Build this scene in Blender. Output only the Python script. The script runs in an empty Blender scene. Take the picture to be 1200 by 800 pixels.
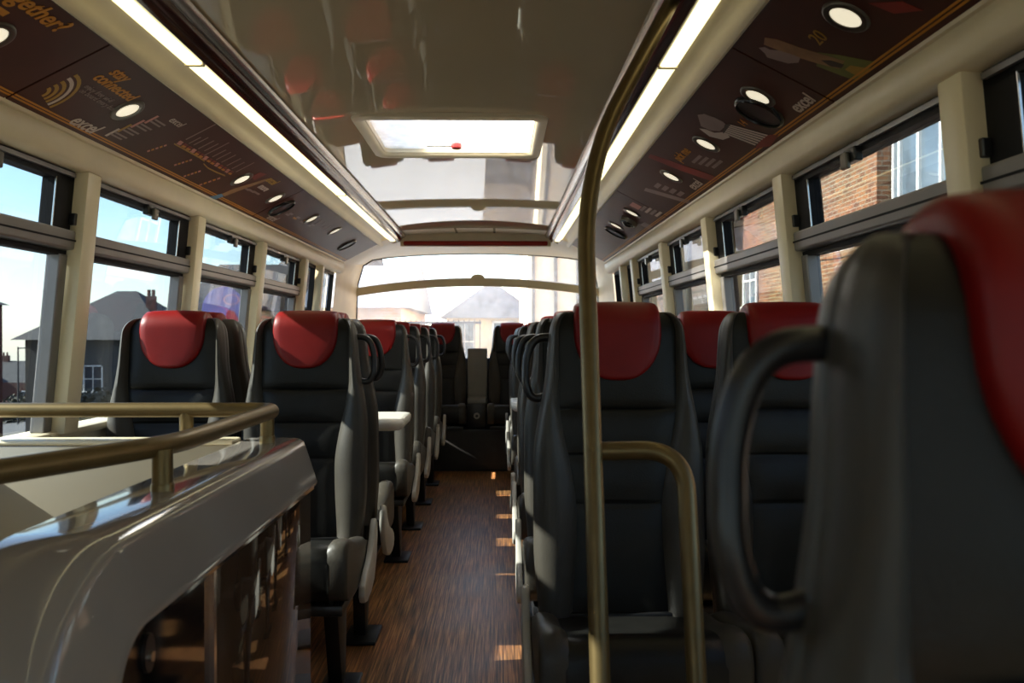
import bpy, bmesh, math, random
from mathutils import Vector, Matrix
random.seed(7)
PI = math.pi
C = bpy.context.scene.collection
sc = bpy.context.scene

# ------------------------------------------------------------------ camera, sky, sun, exposure
F = 1000.0                     # focal length in pixels of the 1200 x 800 frame
CAM = Vector((0.18, 0.0, 1.12))
cam = bpy.data.cameras.new('camera')
cam.sensor_width = 36.0
cam.lens = F / 1200 * 36
cam.clip_start = 0.02
cam.clip_end = 500
cam.dof.use_dof = True
cam.dof.focus_distance = 2.9
cam.dof.aperture_fstop = 6.0
camo = bpy.data.objects.new('camera', cam)
C.objects.link(camo)
camo.location = CAM
camo.rotation_euler = (math.radians(90) - math.atan(7 / F), 0, -math.atan(16 / F))
sc.camera = camo

SUN_EL = math.radians(33.2)
SUN_AZ = math.radians(-3)       # swung from due left (-X) towards the rear (+Y)
sun_dir = Vector((-math.cos(SUN_EL) * math.cos(SUN_AZ), math.cos(SUN_EL) * math.sin(SUN_AZ), math.sin(SUN_EL)))
w = bpy.data.worlds.new('sky')
sc.world = w
w.use_nodes = True
nt = w.node_tree
nt.nodes.clear()
out = nt.nodes.new('ShaderNodeOutputWorld')
bg = nt.nodes.new('ShaderNodeBackground')
sky = nt.nodes.new('ShaderNodeTexSky')
sky.sky_type = 'NISHITA'
sky.sun_disc = False
sky.sun_elevation = SUN_EL
sky.sun_rotation = math.atan2(sun_dir.x, sun_dir.y)
sky.air_density = 1.0
sky.dust_density = 0.3
sky.ozone_density = 1.5
tc = nt.nodes.new('ShaderNodeTexCoord')
mp = nt.nodes.new('ShaderNodeMapping')
mp.inputs['Scale'].default_value = (2.2, 2.2, 6.0)
nz = nt.nodes.new('ShaderNodeTexNoise')
nz.inputs['Scale'].default_value = 1.6
nz.inputs['Detail'].default_value = 6
cr = nt.nodes.new('ShaderNodeValToRGB')
cr.color_ramp.elements[0].position = 0.45
cr.color_ramp.elements[1].position = 0.75
cr.color_ramp.elements[1].color = (0.75, 0.75, 0.75, 1)
mx = nt.nodes.new('ShaderNodeMix')
mx.data_type = 'RGBA'
mx.inputs[7].default_value = (5.2, 5.3, 5.5, 1)
L = nt.links.new
L(tc.outputs['Generated'], mp.inputs['Vector'])
L(mp.outputs['Vector'], nz.inputs['Vector'])
L(nz.outputs['Fac'], cr.inputs['Fac'])
L(cr.outputs['Color'], mx.inputs[0])
L(sky.outputs['Color'], mx.inputs[6])
L(mx.outputs[2], bg.inputs['Color'])
L(bg.outputs['Background'], out.inputs['Surface'])
bg.inputs['Strength'].default_value = 0.95

sun = bpy.data.lights.new('sun', 'SUN')
sun.energy = 58.0
sun.angle = math.radians(0.6)
sun.color = (1.0, 0.90, 0.74)
suno = bpy.data.objects.new('sun', sun)
C.objects.link(suno)
suno.location = (-20, 5, 15)
suno.rotation_euler = sun_dir.to_track_quat('Z', 'Y').to_euler()

vs = sc.view_settings
vs.view_transform = 'Standard'
vs.look = 'None'
vs.gamma = 1.0
vs.use_curve_mapping = False
vs.exposure = -0.30
cy = sc.cycles
cy.max_bounces = 10
cy.diffuse_bounces = 5
cy.glossy_bounces = 5
cy.transparent_max_bounces = 24
cy.sample_clamp_indirect = 6.0
cy.use_denoising = True

# ------------------------------------------------------------------ materials
MATS = {}
def mat(name, col, rough=0.5, metal=0.0, var=0.08, scale=12.0, bump=0.0, bscale=200.0, coat=0.0, ior=1.5, spec=0.5,
        stretch=(1, 1, 1), emit=None, estr=0.0):
    m = bpy.data.materials.new(name)
    m.use_nodes = True
    t = m.node_tree
    b = t.nodes['Principled BSDF']
    b.inputs['Roughness'].default_value = rough
    b.inputs['Metallic'].default_value = metal
    b.inputs['IOR'].default_value = ior
    b.inputs['Specular IOR Level'].default_value = spec
    b.inputs['Coat Weight'].default_value = coat
    b.inputs['Coat Roughness'].default_value = 0.04
    tcn = t.nodes.new('ShaderNodeTexCoord')
    mpn = t.nodes.new('ShaderNodeMapping')
    mpn.inputs['Scale'].default_value = stretch
    n = t.nodes.new('ShaderNodeTexNoise')
    n.inputs['Scale'].default_value = scale
    n.inputs['Detail'].default_value = 4
    r = t.nodes.new('ShaderNodeValToRGB')
    r.color_ramp.elements[0].position = 0.3
    r.color_ramp.elements[1].position = 0.7
    r.color_ramp.elements[0].color = tuple(max(0, c * (1 - var)) for c in col) + (1,)
    r.color_ramp.elements[1].color = tuple(min(1, c * (1 + var)) for c in col) + (1,)
    t.links.new(tcn.outputs['Object'], mpn.inputs['Vector'])
    t.links.new(mpn.outputs['Vector'], n.inputs['Vector'])
    t.links.new(n.outputs['Fac'], r.inputs['Fac'])
    t.links.new(r.outputs['Color'], b.inputs['Base Color'])
    if bump > 0:
        n2 = t.nodes.new('ShaderNodeTexNoise')
        n2.inputs['Scale'].default_value = bscale
        n2.inputs['Detail'].default_value = 3
        bp = t.nodes.new('ShaderNodeBump')
        bp.inputs['Strength'].default_value = bump
        bp.inputs['Distance'].default_value = 0.002
        t.links.new(mpn.outputs['Vector'], n2.inputs['Vector'])
        t.links.new(n2.outputs['Fac'], bp.inputs['Height'])
        t.links.new(bp.outputs['Normal'], b.inputs['Normal'])
    if emit:
        b.inputs['Emission Color'].default_value = tuple(emit) + (1,)
        b.inputs['Emission Strength'].default_value = estr
    MATS[name] = m
    return m

def glass(name, tint, refl=1.0, veil=0.0):
    m = bpy.data.materials.new(name)
    m.use_nodes = True
    t = m.node_tree
    t.nodes.clear()
    o = t.nodes.new('ShaderNodeOutputMaterial')
    tr = t.nodes.new('ShaderNodeBsdfTransparent')
    tr.inputs['Color'].default_value = tuple(tint) + (1,)
    gl = t.nodes.new('ShaderNodeBsdfGlossy')
    gl.inputs['Roughness'].default_value = 0.0
    lw = t.nodes.new('ShaderNodeLayerWeight')
    lw.inputs['Blend'].default_value = 0.5
    p = t.nodes.new('ShaderNodeMath'); p.operation = 'POWER'; p.inputs[1].default_value = 5
    mu = t.nodes.new('ShaderNodeMath'); mu.operation = 'MULTIPLY_ADD'
    mu.inputs[1].default_value = 0.9 * refl; mu.inputs[2].default_value = 0.03 * refl
    mi = t.nodes.new('ShaderNodeMixShader')
    t.links.new(lw.outputs['Facing'], p.inputs[0])
    t.links.new(p.outputs[0], mu.inputs[0])
    t.links.new(mu.outputs[0], mi.inputs['Fac'])
    t.links.new(tr.outputs[0], mi.inputs[1])
    t.links.new(gl.outputs[0], mi.inputs[2])
    last = mi
    if veil > 0:  # translucent share: bright haze over the rear view, frosting in the hatch
        df = t.nodes.new('ShaderNodeBsdfTranslucent')
        df.inputs['Color'].default_value = (0.95, 0.95, 0.93, 1)
        nn = t.nodes.new('ShaderNodeTexNoise'); nn.inputs['Scale'].default_value = 14.0; nn.inputs['Detail'].default_value = 3
        tcn = t.nodes.new('ShaderNodeTexCoord')
        mm = t.nodes.new('ShaderNodeMath'); mm.operation = 'MULTIPLY'; mm.inputs[1].default_value = veil * 2
        m2 = t.nodes.new('ShaderNodeMixShader')
        t.links.new(tcn.outputs['Object'], nn.inputs['Vector'])
        t.links.new(nn.outputs['Fac'], mm.inputs[0])
        t.links.new(mm.outputs[0], m2.inputs['Fac'])
        t.links.new(mi.outputs[0], m2.inputs[1])
        t.links.new(df.outputs[0], m2.inputs[2])
        last = m2
    t.links.new(last.outputs[0], o.inputs['Surface'])
    MATS[name] = m
    return m

def brick_mat(name, c1, c2, mortar, scale=1.0):
    m = bpy.data.materials.new(name)
    m.use_nodes = True
    t = m.node_tree
    b = t.nodes['Principled BSDF']
    b.inputs['Roughness'].default_value = 0.85
    tcn = t.nodes.new('ShaderNodeTexCoord')
    sep = t.nodes.new('ShaderNodeSeparateXYZ')
    add = t.nodes.new('ShaderNodeMath'); add.operation = 'ADD'
    cmb = t.nodes.new('ShaderNodeCombineXYZ')
    br = t.nodes.new('ShaderNodeTexBrick')
    br.inputs['Scale'].default_value = scale
    br.inputs['Color1'].default_value = c1 + (1,)
    br.inputs['Color2'].default_value = c2 + (1,)
    br.inputs['Mortar'].default_value = mortar + (1,)
    br.inputs['Brick Width'].default_value = 0.23
    br.inputs['Row Height'].default_value = 0.078
    br.inputs['Mortar Size'].default_value = 0.009
    n = t.nodes.new('ShaderNodeTexNoise'); n.inputs['Scale'].default_value = 0.8; n.inputs['Detail'].default_value = 5
    mxn = t.nodes.new('ShaderNodeMix'); mxn.data_type = 'RGBA'; mxn.blend_type = 'MULTIPLY'
    mxn.inputs[0].default_value = 0.5
    bp = t.nodes.new('ShaderNodeBump'); bp.inputs['Strength'].default_value = 0.5; bp.inputs['Distance'].default_value = 0.01
    t.links.new(tcn.outputs['Object'], sep.inputs[0])
    t.links.new(sep.outputs[0], add.inputs[0]); t.links.new(sep.outputs[1], add.inputs[1])
    t.links.new(add.outputs[0], cmb.inputs[0]); t.links.new(sep.outputs[2], cmb.inputs[1])
    t.links.new(cmb.outputs[0], br.inputs['Vector'])
    t.links.new(tcn.outputs['Object'], n.inputs['Vector'])
    t.links.new(br.outputs['Color'], mxn.inputs[6]); t.links.new(n.outputs['Color'], mxn.inputs[7])
    t.links.new(mxn.outputs[2], b.inputs['Base Color'])
    t.links.new(br.outputs['Fac'], bp.inputs['Height']); bp.invert = True
    t.links.new(bp.outputs['Normal'], b.inputs['Normal'])
    MATS[name] = m
    return m

def floor_mat():
    m = bpy.data.materials.new('wood_vinyl')
    m.use_nodes = True
    t = m.node_tree
    b = t.nodes['Principled BSDF']
    b.inputs['Roughness'].default_value = 0.38
    tcn = t.nodes.new('ShaderNodeTexCoord')
    mpn = t.nodes.new('ShaderNodeMapping'); mpn.inputs['Scale'].default_value = (150, 3, 1)
    n = t.nodes.new('ShaderNodeTexNoise'); n.inputs['Scale'].default_value = 1.0; n.inputs['Detail'].default_value = 5
    n.inputs['Roughness'].default_value = 0.65
    r = t.nodes.new('ShaderNodeValToRGB')
    r.color_ramp.elements[0].position = 0.36; r.color_ramp.elements[0].color = (0.040, 0.018, 0.009, 1)
    r.color_ramp.elements[1].position = 0.66; r.color_ramp.elements[1].color = (0.62, 0.29, 0.10, 1)
    e = r.color_ramp.elements.new(0.5); e.color = (0.23, 0.10, 0.040, 1)
    n2 = t.nodes.new('ShaderNodeTexNoise'); n2.inputs['Scale'].default_value = 3.0; n2.inputs['Detail'].default_value = 4
    mxn = t.nodes.new('ShaderNodeMix'); mxn.data_type = 'RGBA'; mxn.blend_type = 'MULTIPLY'; mxn.inputs[0].default_value = 0.35
    rr = t.nodes.new('ShaderNodeMapRange'); rr.inputs[3].default_value = 0.28; rr.inputs[4].default_value = 0.5
    bp = t.nodes.new('ShaderNodeBump'); bp.inputs['Strength'].default_value = 0.25; bp.inputs['Distance'].default_value = 0.001
    t.links.new(tcn.outputs['Object'], mpn.inputs['Vector']); t.links.new(mpn.outputs['Vector'], n.inputs['Vector'])
    t.links.new(tcn.outputs['Object'], n2.inputs['Vector'])
    t.links.new(n.outputs['Fac'], r.inputs['Fac'])
    t.links.new(r.outputs['Color'], mxn.inputs[6]); t.links.new(n2.outputs['Color'], mxn.inputs[7])
    t.links.new(mxn.outputs[2], b.inputs['Base Color'])
    t.links.new(n2.outputs['Fac'], rr.inputs[0]); t.links.new(rr.outputs[0], b.inputs['Roughness'])
    t.links.new(n.outputs['Fac'], bp.inputs['Height']); t.links.new(bp.outputs['Normal'], b.inputs['Normal'])
    MATS['wood_vinyl'] = m

floor_mat()
mat('cream', (0.76, 0.67, 0.47), 0.38, var=0.05, scale=6)
mat('cream_gloss', (0.56, 0.48, 0.33), 0.02, var=0.03, scale=2, ior=2.1, spec=0.5)
mat('aluminium', (0.20, 0.19, 0.19), 0.38, metal=0.4, var=0.05)
mat('silver', (0.62, 0.60, 0.57), 0.18, metal=0.9, var=0.05)
mat('rubber', (0.010, 0.010, 0.012), 0.6, var=0.2, spec=0.15)
mat('black_plastic', (0.016, 0.016, 0.018), 0.32, var=0.2, bump=0.05)
mat('black_gloss', (0.006, 0.006, 0.007), 0.06, var=0.1)
mat('burgundy_gloss', (0.045, 0.014, 0.010), 0.12, var=0.25, scale=5)
mat('panel_brown', (0.072, 0.024, 0.016), 0.42, spec=0.3, var=0.25, scale=3)
mat('print_orange', (0.60, 0.25, 0.02), 0.45, var=0.05)
mat('print_gold', (0.42, 0.24, 0.03), 0.45, var=0.05)
mat('print_white', (0.62, 0.52, 0.46), 0.45, var=0.05)
mat('print_pink', (0.60, 0.26, 0.22), 0.45, var=0.05)
mat('print_red', (0.24, 0.025, 0.016), 0.45, var=0.35, scale=8)
mat('print_grey', (0.30, 0.22, 0.20), 0.45, var=0.08)
mat('print_blue', (0.12, 0.26, 0.42), 0.45, var=0.08)
mat('print_green', (0.14, 0.15, 0.03), 0.45, var=0.2)
mat('print_tan', (0.30, 0.16, 0.07), 0.45, var=0.2, scale=30)
mat('print_dark', (0.05, 0.03, 0.025), 0.45, var=0.1)
mat('strip_glow', (0.9, 0.85, 0.6), 0.4, emit=(1.0, 0.90, 0.50), estr=2.6)
mat('downlight_glow', (0.9, 0.88, 0.8), 0.4, emit=(1.0, 0.90, 0.66), estr=0.95)
mat('ring_metal', (0.13, 0.12, 0.10), 0.3, metal=0.7, var=0.05)
mat('red_strip', (0.42, 0.02, 0.012), 0.35, var=0.05)
mat('leather_dark', (0.0075, 0.0072, 0.0062), 0.42, spec=0.35, var=0.25, scale=20, bump=0.25, bscale=260)
mat('leather_grey', (0.048, 0.042, 0.033), 0.45, spec=0.4, var=0.12, scale=14, bump=0.22, bscale=240)
mat('leather_red', (0.20, 0.0045, 0.004), 0.42, spec=0.28, var=0.08, scale=14, bump=0.15, bscale=260)
mat('shell_grey', (0.055, 0.054, 0.052), 0.5, var=0.1, bump=0.15, bscale=400)
mat('plate_grey', (0.40, 0.38, 0.34), 0.45, var=0.06, bump=0.1, bscale=400)
mat('leg_metal', (0.018, 0.018, 0.019), 0.4, metal=0.5, var=0.1)
mat('brass', (0.185, 0.130, 0.054), 0.38, metal=0.7, var=0.08, scale=30, bump=0.05, bscale=500)
mat('table_white', (0.72, 0.69, 0.62), 0.3, var=0.04)
mat('taupe_gloss', (0.30, 0.265, 0.235), 0.09, var=0.04, scale=3, coat=0.5)
mat('stair_cream', (0.36, 0.32, 0.25), 0.16, var=0.04, scale=3, coat=0.3)
mat('brown_gloss', (0.060, 0.034, 0.020), 0.04, var=0.25, scale=6, spec=0.35)
mat('console_grey', (0.20, 0.195, 0.18), 0.5, var=0.06)
mat('knob_red', (0.35, 0.02, 0.02), 0.35)
mat('charcoal_trim', (0.02, 0.02, 0.021), 0.6, var=0.2, bump=0.2, bscale=300)
glass('side_glass', (0.50, 0.54, 0.565), 1.0, 0.0)
glass('rear_glass', (0.97, 0.98, 0.98), 0.8, 0.13)  # milky veil added to whiten the overexposed view to the rear
glass('hatch_glass', (0.93, 0.96, 0.97), 0.6, 0.45)
# outdoors
mat('asphalt', (0.07, 0.07, 0.072), 0.9, var=0.25, scale=1.5)
mat('paving', (0.25, 0.23, 0.21), 0.9, var=0.2, scale=2.0)
brick_mat('brick_orange', (0.30, 0.125, 0.050), (0.13, 0.050, 0.022), (0.30, 0.24, 0.17))
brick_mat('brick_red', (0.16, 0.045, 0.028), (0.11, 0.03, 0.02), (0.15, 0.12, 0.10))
brick_mat('brick_pale', (0.62, 0.42, 0.33), (0.55, 0.34, 0.26), (0.6, 0.55, 0.5))
mat('render_cream', (0.68, 0.58, 0.42), 0.85, var=0.06, scale=1.2)
mat('render_white', (0.78, 0.77, 0.74), 0.85, var=0.05, scale=1.2)
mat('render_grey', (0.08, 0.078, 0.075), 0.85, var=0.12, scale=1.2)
mat('slate', (0.022, 0.023, 0.026), 0.7, var=0.35, scale=4, stretch=(1, 1, 3))
mat('slate_blue', (0.18, 0.20, 0.25), 0.7, var=0.25, scale=4)
mat('white_paint', (0.80, 0.79, 0.76), 0.5, var=0.04)
mat('window_dark', (0.05, 0.06, 0.075), 0.05, var=0.3, scale=2, ior=1.6)
mat('window_sky', (0.10, 0.13, 0.16), 0.06, var=0.3, scale=1.2, ior=1.5)
mat('iron', (0.03, 0.03, 0.035), 0.5, metal=0.4)
mat('leaves', (0.05, 0.05, 0.035), 0.8, var=0.5, scale=3)
mat('bark', (0.06, 0.045, 0.035), 0.9)
mat('sign_violet', (0.24, 0.22, 0.52), 0.5, var=0.1)
mat('sign_red', (0.55, 0.05, 0.07), 0.5, var=0.1)
mat('sign_pink', (0.75, 0.40, 0.52), 0.5, var=0.05)
mat('shop_blue', (0.03, 0.12, 0.28), 0.5, var=0.1)

# ------------------------------------------------------------------ mesh helpers
class MB:
    def __init__(s):
        s.v = []; s.f = []
    def add(s, vs_, fs_):
        o = len(s.v)
        s.v += [tuple(p) for p in vs_]
        s.f += [tuple(i + o for i in f) for f in fs_]
        return s
    def box(s, x0, x1, y0, y1, z0, z1):
        return s.add([(x0, y0, z0), (x1, y0, z0), (x1, y1, z0), (x0, y1, z0), (x0, y0, z1), (x1, y0, z1), (x1, y1, z1), (x0, y1, z1)],
                     [(0, 3, 2, 1), (4, 5, 6, 7), (0, 1, 5, 4), (1, 2, 6, 5), (2, 3, 7, 6), (3, 0, 4, 7)])
    def hexa(s, b, t):
        """eight corners: bottom ring of four, top ring of four"""
        return s.add(list(b) + list(t), [(0, 3, 2, 1), (4, 5, 6, 7), (0, 1, 5, 4), (1, 2, 6, 5), (2, 3, 7, 6), (3, 0, 4, 7)])
    def grid(s, rows, closed=False):
        n = len(rows[0]); vs_ = [p for r in rows for p in r]; fs_ = []
        for i in range(len(rows) - 1):
            for j in range(n if closed else n - 1):
                k = (j + 1) % n
                fs_.append((i * n + j, i * n + k, (i + 1) * n + k, (i + 1) * n + j))
        return s.add(vs_, fs_)
    def tube(s, path, r, n=12, cap=True):
        pts = [Vector(p) for p in path]
        rows = []
        up = Vector((0, 0, 1))
        prev = None
        for i, p in enumerate(pts):
            t = (pts[min(i + 1, len(pts) - 1)] - pts[max(i - 1, 0)]).normalized()
            if prev is None:
                a = up if abs(t.z) < 0.9 else Vector((1, 0, 0))
                u = t.cross(a).normalized()
            else:
                u = (prev - t * prev.dot(t)).normalized()
            prev = u
            v = t.cross(u)
            rr = r[i] if isinstance(r, (list, tuple)) else r
            rows.append([p + (u * math.cos(2 * PI * k / n) + v * math.sin(2 * PI * k / n)) * rr for k in range(n)])
        o = len(s.v)
        s.grid(rows, True)
        if cap:
            s.f.append(tuple(o + k for k in range(n))[::-1])
            e = o + (len(rows) - 1) * n
            s.f.append(tuple(e + k for k in range(n)))
        return s
    def prism(s, poly, axis, a, b):
        """poly: 2-D points in the plane normal to axis; extruded from a to b"""
        def P(p, h):
            return {'x': (h, p[0], p[1]), 'y': (p[0], h, p[1]), 'z': (p[0], p[1], h)}[axis]
        n = len(poly)
        return s.add([P(p, a) for p in poly] + [P(p, b) for p in poly],
                     [tuple(range(n))[::-1], tuple(range(n, 2 * n))] + [(i, (i + 1) % n, n + (i + 1) % n, n + i) for i in range(n)])
    def build(s, name, m, parent=None, smooth=35, bevel=0, seg=2):
        me = bpy.data.meshes.new(name)
        me.from_pydata(s.v, [], s.f)
        bm = bmesh.new(); bm.from_mesh(me)
        bmesh.ops.remove_doubles(bm, verts=bm.verts, dist=1e-6)
        bmesh.ops.recalc_face_normals(bm, faces=bm.faces)
        if bevel:
            es = [e for e in bm.edges if len(e.link_faces) == 2 and e.calc_face_angle(0) > math.radians(40)]
            bmesh.ops.bevel(bm, geom=es, offset=bevel, segments=seg, affect='EDGES', profile=0.5, clamp_overlap=True)
        bm.to_mesh(me); bm.free()
        if smooth:
            me.shade_smooth()
            me.set_sharp_from_angle(angle=math.radians(smooth))
        me.materials.append(MATS[m])
        o = bpy.data.objects.new(name, me)
        C.objects.link(o)
        if parent: o.parent = parent
        return o

def tag(o, label, cat=None, group=None, kind=None):
    o['label'] = label
    if cat: o['category'] = cat
    if group: o['group'] = group
    if kind: o['kind'] = kind
    return o
def empty(name, loc=(0, 0, 0), rz=0):
    o = bpy.data.objects.new(name, None)
    o.empty_display_size = 0.1
    C.objects.link(o); o.location = loc; o.rotation_euler = (0, 0, rz)
    return o
def copy_tree(o, parent=None):
    c = o.copy(); C.objects.link(c); c.parent = parent
    for ch in list(o.children): copy_tree(ch, c)
    return c
def bend(pts, r, n=8):
    """polyline with rounded corners"""
    P = [Vector(p) for p in pts]
    out_ = [P[0]]
    for i in range(1, len(P) - 1):
        a = (P[i - 1] - P[i]); b = (P[i + 1] - P[i])
        rr = r[i - 1] if isinstance(r, (list, tuple)) else r
        d = min(rr, a.length * 0.49, b.length * 0.49)
        p0 = P[i] + a.normalized() * d; p1 = P[i] + b.normalized() * d
        for k in range(n + 1):
            t = k / n
            out_.append(p0 * (1 - t) ** 2 + P[i] * 2 * t * (1 - t) + p1 * t * t)
    out_.append(P[-1])
    return out_
def ell(cx, cy_, a, b, n=28):
    return [(cx + a * math.cos(2 * PI * k / n), cy_ + b * math.sin(2 * PI * k / n)) for k in range(n)]
def ray(x, y):
    """direction seen at a pixel of the 1200 x 800 photograph, in bus axes"""
    return Vector(((x - 584) / F, 1.0, -(y - 393) / F))

# ------------------------------------------------------------------ the shell of the deck
Y0, YP, Y1 = -3.25, 6.55, 7.5
def wall_h(z): return 1.12 - (z - 0.83) * 0.0974
SIDE = {-1: 'left', 1: 'right'}

# stairwell opening (left, front)
SWX0, SWX1, SWY0, SWY1 = -1.10, -0.45, 0.25, 2.04
fl = MB()
fl.box(SWX1, 1.2, Y0, 7.62, -0.05, 0.0)
fl.box(-1.2, SWX1, SWY1, 7.62, -0.05, 0.0)
fl.box(-1.2, SWX1, Y0, SWY0, -0.05, 0.0)
fl.box(-1.2, SWX0, SWY0, SWY1, -0.05, 0.0)
tag(fl.build('floor', 'wood_vinyl', smooth=0), 'dark striped wood-effect vinyl floor of the aisle', 'floor', kind='structure')

st = empty('staircase', (-0.78, 1.1, -1.2))
for k in range(5):
    zt = -0.20 - k * 0.21
    MB().box(-0.32, 0.32, 0.62 - 0.25 * k, 0.90 - 0.25 * k, zt + 1.2 - 0.03, zt + 1.2).build('step', 'wood_vinyl', st, 0)
    MB().box(-0.32, 0.32, 0.885 - 0.25 * k, 0.90 - 0.25 * k, zt + 1.2, zt + 1.2 + 0.18).build('riser', 'charcoal_trim', st, 0)
MB().box(-0.35, -0.325, -0.85, 0.92, -0.1, 1.14).build('stringer', 'stair_cream', st, 0)
MB().box(0.325, 0.35, -0.85, 0.92, -0.1, 1.14).build('stringer', 'stair_cream', st, 0)
tag(st, 'staircase going down behind the grey moulded stair panel', 'staircase')

for s in (-1, 1):
    n = SIDE[s]
    m = MB()
    m.hexa([(s * 1.125, Y0, -0.05), (s * 1.20, Y0, -0.05), (s * 1.20, 7.6, -0.05), (s * 1.125, 7.6, -0.05)],
           [(s * 1.12, Y0, 0.82), (s * 1.20, Y0, 0.82), (s * 1.20, 7.6, 0.82), (s * 1.12, 7.6, 0.82)])
    wl = m.build('wall_' + n, 'cream', smooth=0)
    tag(wl, 'cream side wall below the %s-hand windows' % n, 'wall', kind='structure')
    MB().box(min(s * 1.103, s * 1.2), max(s * 1.103, s * 1.2), Y0, 6.55, 0.815, 0.84).build('window_ledge', 'cream', wl, bevel=0.008)
    # cornice above the windows
    prof = [(1.10, 1.595), (1.035, 1.595), (1.012, 1.600), (1.002, 1.612), (0.999, 1.64), (0.998, 1.666), (1.0, 1.672), (0.992, 1.674),
            (0.990, 1.681), (1.004, 1.688), (1.05, 1.70), (1.12, 1.70)]
    m = MB(); m.prism([(s * a, b) for a, b in prof], 'y', Y0, YP)
    tag(m.build('trim_%d' % (1 if s < 0 else 2), 'cream', smooth=40), 'long cream cornice above the %s-hand windows' % n, 'trim', kind='structure')
    # valance between printed panel and strip light
    prof = [(0.738, 1.809), (0.730, 1.807), (0.720, 1.813), (0.709, 1.832), (0.696, 1.846), (0.680, 1.853), (0.668, 1.857), (0.668, 1.90), (0.757, 1.90), (0.757, 1.825)]
    m = MB(); m.prism([(s * a, b) for a, b in prof], 'y', Y0, YP + 0.12)
    tag(m.build('trim_%d' % (3 if s < 0 else 4), 'cream', smooth=40), 'curved cream valance beside the %s-hand ceiling light strip' % n, 'trim', kind='structure')
    # dark glossy cove and its silver edge
    prof = [(0.622, 1.857), (0.612, 1.853), (0.596, 1.862), (0.582, 1.876), (0.572, 1.893), (0.568, 1.91), (0.622, 1.93)]
    m = MB(); m.prism([(s * a, b) for a, b in prof], 'y', Y0, YP + 0.2)
    cv = m.build('trim_%d' % (5 if s < 0 else 6), 'burgundy_gloss', smooth=50)
    tag(cv, 'dark burgundy glossy cove along the %s edge of the ceiling' % n, 'trim', kind='structure')
    m = MB(); m.prism([(s * a, b) for a, b in [(0.574, 1.888), (0.566, 1.886), (0.552, 1.897), (0.546, 1.908), (0.556, 1.914), (0.570, 1.91)]], 'y', Y0, YP + 0.2)
    m.build('edge_strip', 'silver', cv, 50)
    # strip lights
    ys = [Y0, 0.25, 2.34, 4.50, 6.66]
    words = {0: 'nearest', 1: 'long front', 2: 'middle', 3: 'far rear'}
    for i in range(4):
        e = empty('strip_light', (s * 0.645, ys[i], 1.86))
        mm = MB(); prof = [(-0.0235, -0.004), (-0.018, -0.008), (0.018, -0.008), (0.0235, -0.004), (0.0235, 0.012), (-0.0235, 0.012)]
        mm.prism(prof, 'y', 0.004, ys[i + 1] - ys[i] - 0.012); mm.build('diffuser', 'strip_glow', e)
        MB().box(-0.026, 0.026, ys[i + 1] - ys[i] - 0.011, ys[i + 1] - ys[i] + 0.003, -0.009, 0.02).build('end_cap', 'cream', e)
        MB().box(-0.026, 0.026, 0, ys[i + 1] - ys[i], 0.013, 0.03).build('housing', 'cream', e)
        tag(e, '%s section of glowing warm strip light along the %s ceiling cove' % (words[i], n), 'light', 'ceiling strip lights')

# ceiling with the hatch opening
def ceil_z(x): return 1.934 - 0.020 * (abs(x) / 0.56) ** 2.0
HX, HYA, HYB = 0.32, 3.18, 3.79
xs = [-0.56, -0.48, -0.40, -HX, -0.2, -0.1, 0, 0.1, 0.2, HX, 0.40, 0.48, 0.56]
ysl = [Y0, 0.4, 1.4, 2.4, HYA, HYB, 4.8, 5.8, 6.78]
m = MB()
for i in range(len(ysl) - 1):
    for j in range(len(xs) - 1):
        if i == 4 and -HX - 1e-6 <= xs[j] < HX - 1e-6: continue
        a, b = xs[j], xs[j + 1]
        m.add([(a, ysl[i], ceil_z(a)), (b, ysl[i], ceil_z(b)), (b, ysl[i + 1], ceil_z(b)), (a, ysl[i + 1], ceil_z(a))], [(0, 3, 2, 1)])
ce = m.build('ceiling', 'cream_gloss', smooth=60)
tag(ce, 'cream mirror-gloss ceiling panel reflecting the red headrests', 'ceiling', kind='structure')

# outer roof skin
m = MB()
prof = [(-1.2, 1.66), (-1.19, 1.74), (-1.12, 1.88), (-0.95, 1.98), (-0.6, 2.03), (-0.32, 2.05)]
for sx in (-1, 1):
    for (ya, yb) in ((Y0 - 0.1, 7.62),):
        rows = [[(-sx * a, ya, z) for a, z in prof], [(-sx * a, yb, z) for a, z in prof]]
        m.grid(rows)
m.grid([[(-0.32, Y0 - 0.1, 2.05), (0.32, Y0 - 0.1, 2.05)], [(-0.32, HYA - 0.02, 2.05), (0.32, HYA - 0.02, 2.05)]])
m.grid([[(-0.32, HYB + 0.02, 2.05), (0.32, HYB + 0.02, 2.05)], [(-0.32, 7.62, 2.05), (0.32, 7.62, 2.05)]])
rf = m.build('roof', 'cream', smooth=60)
so = rf.modifiers.new('thick', 'SOLIDIFY'); so.thickness = 0.01
tag(rf, 'outer roof skin of the bus above the ceiling', 'roof', kind='structure')

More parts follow.
